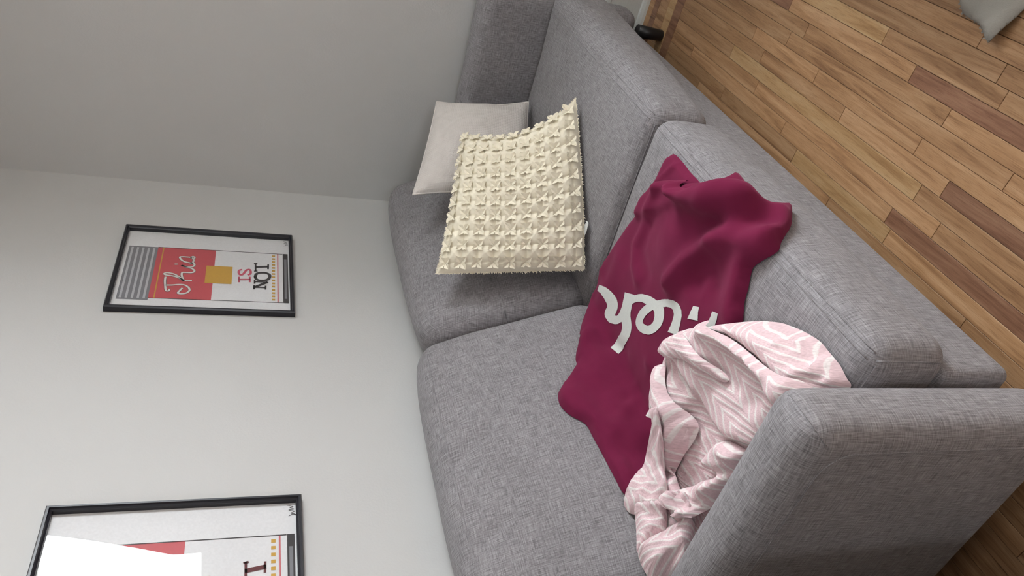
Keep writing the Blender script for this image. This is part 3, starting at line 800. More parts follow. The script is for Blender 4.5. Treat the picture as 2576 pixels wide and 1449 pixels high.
# hooded sweatshirt ------------------------------------------------
HOOD = {
  'tip': [(1.466, -0.476), (1.415, -0.480), (1.370, -0.478), (1.321, -0.479), (1.286, -0.468), (1.346, -0.396), (1.448, -0.314), (1.492, -0.299), (1.493, -0.311), (1.498, -0.333), (1.493, -0.365), (1.484, -0.407), (1.482, -0.451)],
  'bump': [(1.291, -0.496), (1.263, -0.522), (1.260, -0.537), (1.265, -0.547), (1.262, -0.558), (1.222, -0.559), (1.174, -0.548), (1.150, -0.542), (1.125, -0.517), (1.214, -0.467), (1.304, -0.447), (1.319, -0.477)],
  'body': [(1.317, -0.482), (1.299, -0.474), (1.255, -0.494), (1.213, -0.516), (1.184, -0.531), (1.156, -0.540), (1.145, -0.549), (1.148, -0.592), (1.149, -0.630), (1.099, -0.603), (1.068, -0.579), (1.044, -0.552), (1.032, -0.530), (1.018, -0.511), (1.016, -0.490), (1.028, -0.466), (1.038, -0.444), (1.031, -0.426), (1.020, -0.406), (1.011, -0.381), (0.990, -0.350), (0.971, -0.323), (0.946, -0.257), (0.959, -0.072), (0.937, 0.089), (0.904, 0.154), (0.929, 0.183), (0.974, 0.188), (1.035, 0.192), (1.099, 0.197), (1.142, 0.201), (1.183, 0.230), (1.220, 0.242), (1.253, 0.237), (1.272, 0.224), (1.306, 0.191), (1.343, 0.159), (1.363, 0.155), (1.395, 0.142), (1.438, 0.117), (1.451, 0.114), (1.512, 0.079), (1.558, 0.023), (1.555, -0.018), (1.563, -0.040), (1.579, -0.085), (1.566, -0.115), (1.543, -0.178), (1.515, -0.254), (1.486, -0.311), (1.478, -0.356), (1.433, -0.416), (1.402, -0.439), (1.357, -0.462)],
  'ridges': [
    (0.026, 0.025, [(1.216, -0.272), (1.188, -0.354), (1.151, -0.418), (1.094, -0.478), (1.045, -0.513)]),
    (0.022, 0.088, [(1.277, -0.351), (1.254, -0.431), (1.231, -0.487)]),
    (-0.012, 0.037, [(1.148, -0.333), (1.125, -0.379), (1.095, -0.353)]),
    (0.014, 0.022, [(1.187, -0.493), (1.149, -0.504), (1.130, -0.498), (1.121, -0.487), (1.143, -0.447)]),
    (-0.010, 0.022, [(1.150, -0.495), (1.166, -0.474)]),
    (0.016, 0.022, [(1.405, -0.423), (1.365, -0.453), (1.319, -0.471), (1.274, -0.479), (1.232, -0.496), (1.188, -0.513), (1.158, -0.522), (1.123, -0.531)]),
    (-0.012, 0.037, [(1.084, -0.504), (1.089, -0.521), (1.071, -0.540)]),
    (0.012, 0.022, [(1.102, -0.569), (1.062, -0.556), (1.033, -0.539)]),
    (0.010, 0.018, [(1.404, -0.421), (1.409, -0.368), (1.420, -0.287), (1.427, -0.235), (1.396, -0.195), (1.355, -0.181)]),
    (-0.006, 0.027, [(1.403, -0.310), (1.390, -0.243), (1.330, -0.217)]),
    (0.012, 0.037, [(1.064, -0.464), (1.046, -0.436), (1.024, -0.388), (1.010, -0.351)]),
    (0.010, 0.037, [(1.476, -0.158), (1.480, -0.089), (1.486, 0.024), (1.412, 0.104)]),
    (-0.007, 0.025, [(1.383, 0.090), (1.355, 0.046), (1.290, 0.004)]),
    (0.006, 0.025, [(1.407, 0.095), (1.324, 0.108), (1.276, 0.130)]),
    (0.008, 0.020, [(1.176, -0.057), (1.179, 0.037), (1.120, 0.110), (1.089, 0.137)]),
    (-0.006, 0.018, [(1.180, -0.035), (1.165, 0.081)]),
    (0.010, 0.031, [(1.231, 0.203), (1.159, 0.180), (1.089, 0.153), (1.038, 0.109)]),
    (-0.014, 0.037, [(1.030, 0.148), (1.003, 0.105), (0.995, 0.047)]),
    (0.005, 0.010, [(1.069, 0.161), (1.017, 0.157), (0.963, 0.156)]),
    (0.006, 0.037, [(1.100, 0.004), (1.075, 0.085), (1.033, 0.032)]),
  ],
  'letters': [
    ([(1.518, -0.023), (1.513, -0.026), (1.505, -0.030), (1.497, -0.034), (1.490, -0.037), (1.484, -0.040), (1.480, -0.040), (1.476, -0.040), (1.471, -0.040), (1.466, -0.040), (1.461, -0.039), (1.456, -0.037), (1.452, -0.036), (1.449, -0.035), (1.447, -0.034), (1.445, -0.033), (1.443, -0.031), (1.442, -0.029), (1.441, -0.028), (1.441, -0.026), (1.441, -0.023), (1.442, -0.019), (1.442, -0.013), (1.442, -0.007), (1.440, -0.002), (1.435, 0.003), (1.429, 0.004), (1.423, 0.004), (1.416, 0.004), (1.409, 0.002), (1.400, -0.003), (1.391, -0.009), (1.383, -0.014), (1.376, -0.020), (1.369, -0.026), (1.363, -0.033), (1.358, -0.039), (1.354, -0.046), (1.351, -0.052), (1.348, -0.058), (1.346, -0.064), (1.344, -0.070), (1.343, -0.075), (1.343, -0.082), (1.343, -0.088), (1.345, -0.094), (1.346, -0.099), (1.347, -0.104), (1.347, -0.107)],
     [(1.520, -0.042), (1.515, -0.045), (1.508, -0.049), (1.499, -0.055), (1.488, -0.061), (1.477, -0.067), (1.465, -0.071), (1.454, -0.073), (1.445, -0.074), (1.437, -0.074), (1.429, -0.074), (1.423, -0.073), (1.417, -0.073), (1.412, -0.071), (1.408, -0.069), (1.404, -0.067), (1.401, -0.064), (1.399, -0.060), (1.397, -0.057), (1.396, -0.051), (1.396, -0.045), (1.397, -0.040), (1.397, -0.036), (1.397, -0.035), (1.397, -0.035), (1.398, -0.035), (1.397, -0.034), (1.396, -0.034), (1.395, -0.034), (1.394, -0.034), (1.395, -0.033), (1.395, -0.033), (1.394, -0.033), (1.392, -0.035), (1.390, -0.037), (1.388, -0.038), (1.386, -0.040), (1.385, -0.042), (1.383, -0.045), (1.382, -0.048), (1.381, -0.051), (1.380, -0.055), (1.379, -0.058), (1.379, -0.063), (1.379, -0.068), (1.379, -0.073), (1.380, -0.079), (1.381, -0.084), (1.381, -0.087)]),
    ([(1.391, -0.114), (1.389, -0.110), (1.388, -0.106), (1.386, -0.100), (1.385, -0.094), (1.383, -0.088), (1.381, -0.083), (1.379, -0.079), (1.378, -0.074), (1.376, -0.070), (1.374, -0.065), (1.371, -0.061), (1.368, -0.057), (1.364, -0.052), (1.359, -0.049), (1.353, -0.046), (1.349, -0.044), (1.345, -0.042), (1.342, -0.040), (1.340, -0.037), (1.339, -0.034), (1.338, -0.031), (1.337, -0.028), (1.337, -0.025), (1.337, -0.022), (1.338, -0.019), (1.339, -0.016), (1.340, -0.012), (1.343, -0.008), (1.345, -0.002), (1.347, 0.009), (1.349, 0.017), (1.349, 0.025), (1.349, 0.036), (1.348, 0.044), (1.347, 0.051), (1.346, 0.053)],
     [(1.343, -0.142), (1.342, -0.139), (1.341, -0.135), (1.339, -0.129), (1.337, -0.123), (1.335, -0.118), (1.334, -0.113), (1.332, -0.108), (1.331, -0.104), (1.330, -0.100), (1.329, -0.097), (1.327, -0.094), (1.325, -0.091), (1.323, -0.088), (1.319, -0.085), (1.315, -0.082), (1.311, -0.079), (1.307, -0.076), (1.303, -0.072), (1.300, -0.068), (1.298, -0.064), (1.296, -0.060), (1.294, -0.055), (1.293, -0.051), (1.293, -0.045), (1.294, -0.039), (1.295, -0.033), (1.297, -0.026), (1.299, -0.021), (1.301, -0.016), (1.303, -0.011), (1.305, -0.005), (1.307, 0.004), (1.308, 0.016), (1.309, 0.024), (1.309, 0.031), (1.308, 0.037)]),
    ([(1.342, -0.112), (1.339, -0.115), (1.335, -0.120), (1.331, -0.125), (1.327, -0.130), (1.323, -0.134), (1.319, -0.138), (1.316, -0.141), (1.312, -0.144), (1.308, -0.147), (1.304, -0.150), (1.300, -0.153), (1.296, -0.155), (1.291, -0.157), (1.286, -0.160), (1.280, -0.162), (1.274, -0.165), (1.269, -0.167), (1.264, -0.168), (1.258, -0.170), (1.253, -0.171), (1.248, -0.172), (1.244, -0.172), (1.241, -0.172), (1.239, -0.172), (1.237, -0.172), (1.235, -0.171), (1.233, -0.169), (1.231, -0.167), (1.229, -0.165), (1.228, -0.163), (1.227, -0.160), (1.226, -0.157), (1.225, -0.154), (1.225, -0.151), (1.225, -0.149), (1.226, -0.146), (1.227, -0.144), (1.228, -0.141), (1.230, -0.138), (1.232, -0.134), (1.234, -0.132), (1.236, -0.130), (1.237, -0.129), (1.239, -0.127), (1.242, -0.125), (1.246, -0.123), (1.249, -0.122), (1.252, -0.121), (1.254, -0.120), (1.256, -0.119), (1.259, -0.119), (1.260, -0.119), (1.262, -0.119), (1.263, -0.119), (1.263, -0.120), (1.264, -0.122), (1.264, -0.125), (1.264, -0.129), (1.263, -0.133), (1.262, -0.137), (1.261, -0.141), (1.259, -0.146), (1.257, -0.150), (1.254, -0.155), (1.252, -0.160), (1.249, -0.165), (1.246, -0.170), (1.242, -0.174), (1.238, -0.179), (1.234, -0.184), (1.229, -0.189), (1.225, -0.194), (1.220, -0.199), (1.216, -0.203), (1.211, -0.207), (1.207, -0.211), (1.203, -0.214), (1.199, -0.216), (1.195, -0.219), (1.191, -0.221), (1.187, -0.223), (1.183, -0.224), (1.180, -0.225), (1.179, -0.225), (1.177, -0.225), (1.176, -0.225), (1.174, -0.224), (1.172, -0.223), (1.170, -0.222), (1.168, -0.221), (1.167, -0.219), (1.166, -0.218), (1.166, -0.216), (1.165, -0.214), (1.165, -0.211), (1.164, -0.207), (1.163, -0.203), (1.162, -0.197), (1.161, -0.190), (1.161, -0.183), (1.160, -0.178), (1.160, -0.174)],
     [(1.362, -0.112), (1.360, -0.115), (1.357, -0.120), (1.354, -0.126), (1.349, -0.132), (1.344, -0.138), (1.339, -0.145), (1.333, -0.150), (1.327, -0.156), (1.321, -0.161), (1.315, -0.166), (1.308, -0.171), (1.301, -0.175), (1.293, -0.180), (1.286, -0.184), (1.278, -0.188), (1.270, -0.191), (1.262, -0.194), (1.255, -0.196), (1.248, -0.198), (1.241, -0.200), (1.234, -0.202), (1.228, -0.203), (1.221, -0.203), (1.214, -0.203), (1.209, -0.201), (1.205, -0.198), (1.202, -0.195), (1.199, -0.192), (1.197, -0.189), (1.195, -0.185), (1.194, -0.182), (1.192, -0.178), (1.191, -0.173), (1.191, -0.168), (1.191, -0.163), (1.193, -0.157), (1.195, -0.151), (1.198, -0.145), (1.201, -0.138), (1.206, -0.132), (1.211, -0.125), (1.217, -0.118), (1.224, -0.112), (1.232, -0.107), (1.239, -0.102), (1.246, -0.098), (1.253, -0.095), (1.260, -0.092), (1.266, -0.090), (1.272, -0.089), (1.278, -0.089), (1.284, -0.089), (1.289, -0.091), (1.293, -0.094), (1.295, -0.098), (1.296, -0.103), (1.297, -0.108), (1.296, -0.114), (1.295, -0.120), (1.294, -0.126), (1.292, -0.132), (1.289, -0.138), (1.286, -0.145), (1.283, -0.151), (1.279, -0.158), (1.275, -0.165), (1.270, -0.171), (1.265, -0.178), (1.260, -0.184), (1.254, -0.191), (1.248, -0.196), (1.243, -0.202), (1.237, -0.207), (1.232, -0.213), (1.226, -0.218), (1.220, -0.223), (1.213, -0.228), (1.207, -0.233), (1.200, -0.237), (1.194, -0.241), (1.187, -0.245), (1.180, -0.248), (1.173, -0.250), (1.167, -0.252), (1.160, -0.252), (1.155, -0.252), (1.150, -0.250), (1.146, -0.249), (1.143, -0.247), (1.141, -0.244), (1.138, -0.242), (1.136, -0.239), (1.135, -0.236), (1.134, -0.233), (1.133, -0.230), (1.132, -0.227), (1.130, -0.222), (1.129, -0.216), (1.127, -0.210), (1.126, -0.204), (1.125, -0.199), (1.124, -0.195)]),
    ([(1.117, -0.284), (1.117, -0.282), (1.117, -0.280), (1.117, -0.278), (1.116, -0.275), (1.116, -0.272), (1.116, -0.270), (1.116, -0.266), (1.115, -0.263), (1.115, -0.259), (1.115, -0.255), (1.115, -0.252), (1.115, -0.250)],
     [(1.100, -0.294), (1.099, -0.293), (1.098, -0.291), (1.097, -0.289), (1.096, -0.287), (1.095, -0.285), (1.094, -0.283), (1.092, -0.281), (1.090, -0.278), (1.088, -0.276), (1.086, -0.273), (1.085, -0.271), (1.083, -0.270)]),
    ([(1.057, -0.317), (1.056, -0.315), (1.056, -0.313), (1.055, -0.310), (1.054, -0.308), (1.054, -0.305), (1.054, -0.302), (1.054, -0.299), (1.054, -0.294), (1.055, -0.289), (1.056, -0.285), (1.056, -0.281), (1.057, -0.278)],
     [(1.033, -0.330), (1.033, -0.328), (1.032, -0.326), (1.032, -0.323), (1.031, -0.320), (1.030, -0.317), (1.030, -0.313), (1.030, -0.308), (1.030, -0.304), (1.030, -0.299), (1.030, -0.294), (1.030, -0.290), (1.030, -0.288)]),
  ],
}

def fleece_mat():
    m, nt, b = new_mat('maroon_fleece')
    b.inputs['Roughness'].default_value = 1.0; b.inputs['Specular IOR Level'].default_value = 0.03
    b.inputs['Sheen Weight'].default_value = 0.2; b.inputs['Sheen Roughness'].default_value = 0.5
    b.inputs['Sheen Tint'].default_value = (0.9, 0.35, 0.5, 1)
    tc = N(nt, 'ShaderNodeTexCoord')
    nz = N(nt, 'ShaderNodeTexNoise', Scale=9, Detail=4); nt.links.new(tc.outputs['Object'], nz.inputs['Vector'])
    rp = ramp(nt, nz.outputs['Fac'], [(0.3, (0.145, 0.0145, 0.046)), (0.7, (0.18, 0.019, 0.058))])
    nt.links.new(rp.outputs[0], b.inputs['Base Color'])
    n2 = N(nt, 'ShaderNodeTexNoise', Scale=1500, Detail=2); nt.links.new(tc.outputs['Object'], n2.inputs['Vector'])
    bp = N(nt, 'ShaderNodeBump', Strength=0.25, Distance=0.0006); nt.links.new(n2.outputs['Fac'], bp.inputs['Height'])
    nt.links.new(bp.outputs[0], b.inputs['Normal'])
    return m
M['fleece'] = fleece_mat()
M['print'] = plain('white_print', (0.68, 0.70, 0.66), 0.5, 0, 0.3)
hoodie = empty('sweatshirt', (1.25, -0.6, ZS)); HO = Vector((1.25, -0.6, ZS))
tag(hoodie, 'maroon sweatshirt with large white script lettering spread over the near seat', 'sweatshirt')
def cloth_obj(name, data, mat, parent, org):
    v, f, vs = data
    me = pymesh(name, [p-org for p in v], f, mat, True, [(a, b) for a, b in vs])
    return obj(name, me, parent)
tip = drape(HOOD['tip'], 0.016, 0.02, [(0.005, 0.006, [HOOD['tip'][1], HOOD['tip'][9]])], wob=0.004, seed=1.0, clear=0.003)
support.append(BVHTree.FromPolygons(tip[0], tip[1])); cloth_obj('sleeve', tip, M['fleece'], hoodie, HO)
bmp = drape(HOOD['bump'], 0.040, 0.026, [], wob=0.005, seed=2.0, clear=0.003)
support.append(BVHTree.FromPolygons(bmp[0], bmp[1])); cloth_obj('hood', bmp, M['fleece'], hoodie, HO)
bod = drape(HOOD['body'], 0.020, 0.024, HOOD['ridges'], wob=0.004, seed=3.0, relax=10, clear=0.003)
body_bvh = BVHTree.FromPolygons(bod[0], bod[1])
support.append(body_bvh); body = cloth_obj('body', bod, M['fleece'], hoodie, HO)
for (A, B) in HOOD['letters']:
    verts, faces = [], []; K = 5
    for p, q in zip(A, B):
        for k in range(K+1):
            x, t = p[0]+(q[0]-p[0])*k/K, p[1]+(q[1]-p[1])*k/K
            y, z, ny, nz = guide_at(t); org = Vector((x, y+ny*0.3, z+nz*0.3))
            h = body_bvh.ray_cast(org, Vector((0, -ny, -nz)), 0.5)
            c = h[0] if h[0] is not None else at(x, t, ground(x, t))
            verts.append(c+Vector((0, ny, nz))*0.0012-HO)
    n = len(A)
    for i in range(n-1):
        for k in range(K):
            a = i*(K+1)+k; faces.append((a, a+1, a+K+2, a+K+1))
    o = obj('letter', pymesh('letter', verts, faces, M['print']), body)
    tag(o, 'white printed script letter')
#@@END_HOOD

# pink blanket bunched up against the near arm ------------------------------------------------
BLANKET = [
  ('base', 0.035, 0.050, [-0.694, 0.208, -0.139, 0.563], 0.008, 12,
   [(1.104, -0.226), (1.033, -0.295), (0.957, -0.369), (0.883, -0.406), (0.815, -0.415), (0.757, -0.403), (0.732, -0.393), (0.718, -0.383), (0.718, -0.332), (0.747, -0.221), (0.751, -0.055), (0.718, 0.124), (0.718, 0.182), (0.718, 0.197), (0.754, 0.205), (0.788, 0.205), (0.824, 0.193), (0.877, 0.172), (0.936, 0.115), (0.977, 0.051), (1.024, -0.003), (1.071, -0.050), (1.107, -0.097), (1.114, -0.159)],
   [(0.015, 0.030, [(1.019, -0.146), (0.932, -0.068), (0.855, 0.098)])]),
  ('right_lump', 0.045, 0.050, [-0.816, 0.323, 0.004, 0.78], 0.006, 6,
   [(1.004, -0.315), (0.956, -0.370), (0.923, -0.400), (0.891, -0.420), (0.852, -0.436), (0.812, -0.447), (0.781, -0.446), (0.751, -0.444), (0.727, -0.434), (0.718, -0.425), (0.718, -0.396), (0.722, -0.353), (0.774, -0.358), (0.824, -0.364), (0.880, -0.358), (0.945, -0.339)],
   [(0.022, 0.009, [(0.838, -0.423), (0.817, -0.432), (0.793, -0.430), (0.770, -0.414)]), (0.022, 0.008, [(0.826, -0.439), (0.803, -0.453), (0.780, -0.447), (0.758, -0.425)]), (-0.016, 0.007, [(0.829, -0.428), (0.806, -0.434), (0.781, -0.425)]), (-0.016, 0.008, [(0.798, -0.447), (0.777, -0.436)]), (0.014, 0.009, [(0.778, -0.469), (0.755, -0.448), (0.732, -0.428)]), (-0.008, 0.010, [(0.771, -0.454), (0.745, -0.429)]), (0.008, 0.020, [(0.902, -0.401), (0.853, -0.425)])]),
  ('left_strip', 0.030, 0.022, [-0.6, 0.526, 0.284, 0.309], 0.006, 6,
   [(1.078, -0.124), (1.081, -0.148), (1.049, -0.157), (0.999, -0.138), (0.942, -0.136), (0.912, -0.123), (0.902, -0.090), (0.901, -0.046), (0.895, 0.030), (0.853, 0.073), (0.799, 0.088), (0.784, 0.103), (0.805, 0.116), (0.839, 0.122), (0.884, 0.116), (0.928, 0.099), (0.967, -0.006), (0.994, -0.036), (1.041, -0.081)],
   [(0.012, 0.008, [(1.022, -0.165), (0.976, -0.135), (0.935, -0.099), (0.915, -0.032), (0.864, 0.107), (0.805, 0.112)]), (-0.010, 0.006, [(0.965, -0.145), (0.921, -0.115), (0.900, -0.059), (0.890, -0.025)]), (0.008, 0.006, [(0.926, -0.120), (0.893, -0.134), (0.887, -0.097)])]),
  ('lobe', 0.035, 0.030, [-0.676, -0.316, -0.189, 0.71], 0.006, 6,
   [(0.975, 0.067), (0.964, 0.112), (0.951, 0.147), (0.926, 0.178), (0.906, 0.192), (0.885, 0.190), (0.866, 0.179), (0.843, 0.153), (0.830, 0.132), (0.850, 0.113), (0.898, 0.099), (0.939, 0.086)],
   [(0.008, 0.008, [(0.879, 0.187), (0.893, 0.144), (0.893, 0.115)]), (-0.007, 0.006, [(0.858, 0.179), (0.870, 0.141), (0.870, 0.121)]), (0.006, 0.008, [(0.925, 0.136), (0.924, 0.106)])]),
  ('tuck', 0.020, 0.020, [-0.559, -0.614, -0.506, 0.52], 0.004, 6,
   [(0.871, 0.178), (0.838, 0.190), (0.806, 0.201), (0.780, 0.209), (0.792, 0.174), (0.798, 0.139), (0.829, 0.126), (0.850, 0.150)],
   [(0.007, 0.007, [(0.835, 0.180), (0.804, 0.169), (0.780, 0.178)])]),
  ('bottom', 0.035, 0.030, [-0.038, -0.825, -0.794, -0.071], 0.006, 6,
   [(0.779, 0.209), (0.744, 0.209), (0.718, 0.200), (0.718, 0.189), (0.718, 0.132), (0.783, 0.080), (0.789, 0.092), (0.793, 0.121), (0.793, 0.153), (0.789, 0.181)],
   [(0.008, 0.010, [(0.741, 0.210), (0.744, 0.170), (0.751, 0.128)]), (-0.007, 0.008, [(0.724, 0.209), (0.727, 0.169), (0.736, 0.135)]), (-0.010, 0.006, [(0.778, 0.163), (0.772, 0.135)])]),
  ('inner_lobe', 0.035, 0.025, [-0.79, 0.322, -0.012, 0.577], 0.006, 6,
   [(0.839, -0.164), (0.848, -0.117), (0.847, -0.097), (0.827, -0.092), (0.800, -0.113), (0.824, -0.069), (0.840, -0.028), (0.841, 0.024), (0.829, 0.097), (0.809, 0.096), (0.785, 0.085), (0.776, -0.037), (0.767, -0.147), (0.773, -0.197), (0.799, -0.193)],
   [(0.010, 0.010, [(0.805, -0.168), (0.768, -0.179), (0.747, -0.188)]), (-0.014, 0.008, [(0.788, -0.135), (0.755, -0.163)]), (0.010, 0.010, [(0.799, -0.067), (0.778, -0.109), (0.758, -0.140)]), (-0.006, 0.006, [(0.793, -0.030), (0.774, -0.076), (0.758, -0.113)])]),
  ('main_panel', 0.020, 0.018, [-0.743, 0.387, 0.036, 0.623], 0.004, 16,
   [(1.042, -0.276), (1.080, -0.234), (1.102, -0.178), (1.096, -0.165), (1.059, -0.181), (1.031, -0.194), (0.997, -0.188), (0.953, -0.184), (0.902, -0.177), (0.875, -0.174), (0.838, -0.178), (0.807, -0.198), (0.765, -0.226), (0.723, -0.265), (0.718, -0.375), (0.722, -0.409), (0.748, -0.412), (0.773, -0.399), (0.811, -0.385), (0.866, -0.370), (0.919, -0.356), (0.992, -0.330), (1.027, -0.316), (1.046, -0.292)],
   [(0.008, 0.016, [(0.999, -0.306), (0.915, -0.341), (0.806, -0.380)]), (-0.006, 0.016, [(0.996, -0.240), (0.917, -0.278), (0.866, -0.283)]), (0.007, 0.020, [(0.787, -0.277), (0.775, -0.344), (0.749, -0.387)]), (-0.005, 0.020, [(0.835, -0.247), (0.812, -0.307), (0.778, -0.385)]), (0.008, 0.012, [(0.768, -0.395), (0.739, -0.418), (0.718, -0.422)])]),
  ('hem', 0.010, 0.012, [-0.623, 0.13, -0.251, 0.689], 0.002, 6,
   [(1.046, -0.262), (1.065, -0.223), (1.067, -0.194), (1.044, -0.199), (1.010, -0.226), (0.958, -0.250), (0.897, -0.267), (0.888, -0.281), (0.900, -0.284), (0.934, -0.281), (0.978, -0.278), (1.017, -0.276)],
   [(0.004, 0.006, [(1.035, -0.236), (0.971, -0.268), (0.900, -0.284)])]),
]

def herringbone_mat():
    m, nt, b = new_mat('pink_herringbone_cotton')
    b.inputs['Roughness'].default_value = 0.92; b.inputs['Specular IOR Level'].default_value = 0.1
    tc = N(nt, 'ShaderNodeTexCoord')
    wz = N(nt, 'ShaderNodeTexNoise', Scale=26, Detail=2); nt.links.new(tc.outputs['UV'], wz.inputs['Vector'])
    wv = N(nt, 'ShaderNodeVectorMath', _operation='MULTIPLY_ADD'); wv.inputs[1].default_value = (0.003, 0.003, 0)
    nt.links.new(wz.outputs['Color'], wv.inputs[0]); nt.links.new(tc.outputs['UV'], wv.inputs[2])
    sp = N(nt, 'ShaderNodeSeparateXYZ'); nt.links.new(wv.outputs[0], sp.inputs[0])
    zz = N(nt, 'ShaderNodeMath', _operation='PINGPONG'); zz.inputs[1].default_value = 0.026
    nt.links.new(sp.outputs[1], zz.inputs[0])
    ux = N(nt, 'ShaderNodeMath', _operation='MULTIPLY'); ux.inputs[1].default_value = 0.366
    nt.links.new(sp.outputs[0], ux.inputs[0])
    st = N(nt, 'ShaderNodeMath', _operation='MULTIPLY_ADD'); st.inputs[1].default_value = 0.93
    nt.links.new(zz.outputs[0], st.inputs[0]); nt.links.new(ux.outputs[0], st.inputs[2])
    fr = N(nt, 'ShaderNodeMath', _operation='PINGPONG'); fr.inputs[1].default_value = 0.0050
    nt.links.new(st.outputs[0], fr.inputs[0])
    nm = N(nt, 'ShaderNodeMath', _operation='DIVIDE'); nm.inputs[1].default_value = 0.0050
    nt.links.new(fr.outputs[0], nm.inputs[0])
    rp = ramp(nt, nm.outputs[0], [(0.64, (0.78, 0.585, 0.61)), (0.76, (0.86, 0.79, 0.775))])
    # cross threads in the pink bands
    mp = N(nt, 'ShaderNodeMapping'); mp.inputs['Scale'].default_value = (420, 420, 1); nt.links.new(tc.outputs['UV'], mp.inputs['Vector'])
    ck = N(nt, 'ShaderNodeTexNoise', Scale=1.0, Detail=2); nt.links.new(mp.outputs[0], ck.inputs['Vector'])
    r2 = ramp(nt, ck.outputs['Fac'], [(0.3, (0.86, 0.84, 0.84)), (0.65, (1.04, 1.04, 1.04))])
    mm = N(nt, 'ShaderNodeMix', _data_type='RGBA', _blend_type='MULTIPLY'); mm.inputs[0].default_value = 1.0
    nt.links.new(rp.outputs[0], mm.inputs[6]); nt.links.new(r2.outputs[0], mm.inputs[7]); nt.links.new(mm.outputs[2], b.inputs['Base Color'])
    bp1 = N(nt, 'ShaderNodeBump', Strength=0.8, Distance=0.0016); nt.links.new(nm.outputs[0], bp1.inputs['Height'])
    bp = N(nt, 'ShaderNodeBump', Strength=0.5, Distance=0.001); nt.links.new(ck.outputs['Fac'], bp.inputs['Height']); nt.links.new(bp1.outputs[0], bp.inputs['Normal'])
    nt.links.new(bp.outputs[0], b.inputs['Normal'])
    return m
M['pink'] = herringbone_mat()
bv, bf, buv = [], [], []
for i, (nm, th, ro, an, wob, rx, out, rid) in enumerate(BLANKET):
    d = drape(out, th, ro, rid, res=0.0062, relax=rx, wob=wob, seed=20+i*3.7, clear=0.0045, rough=0.5)
    if nm == 'main_panel' or nm == 'base' or True:
        support.append(BVHTree.FromPolygons(d[0], d[1]))
    k = len(bv); bv += d[0]; bf += [tuple(q+k for q in f) for f in d[1]]
    buv += [(x*an[0]+t*an[1]+i*0.37+10, x*an[2]+t*an[3]+i*0.21+10) for x, t in d[2]]
BO = Vector((0.95, -0.55, ZS))
blanket = obj('throw_blanket', pymesh('throw_blanket', [v-BO for v in bv], bf, M['pink'], True, buv), None, BO)
tag(blanket, 'pale pink and white herringbone throw blanket bunched up against the near sofa arm', 'blanket')
#@@END_BLANKET

# ------------------------------------------------------------------ framed posters on the back wall
M['frame_black'] = plain('black_frame', (0.010, 0.010, 0.016), 0.28, 0, 0.5)
M['paper'] = plain('poster_paper', (0.78, 0.78, 0.79), 0.7)
M['ink_red'] = plain('red_ink', (0.58, 0.085, 0.10), 0.7)
M['ink_pink'] = plain('pink_red_ink', (0.62, 0.10, 0.16), 0.7)
M['ink_ochre'] = plain('ochre_ink', (0.62, 0.36, 0.055), 0.7)
M['ink_dark'] = plain('dark_ink', (0.045, 0.040, 0.042), 0.7)
M['ink_brown'] = plain('dark_red_ink', (0.13, 0.025, 0.03), 0.7)
M['ink_grey'] = plain('grey_ink', (0.22, 0.22, 0.24), 0.7)
M['ink_lgrey'] = plain('light_grey_ink', (0.50, 0.50, 0.53), 0.7)
M['ink_white'] = plain('cream_ink', (0.74, 0.73, 0.69), 0.7)
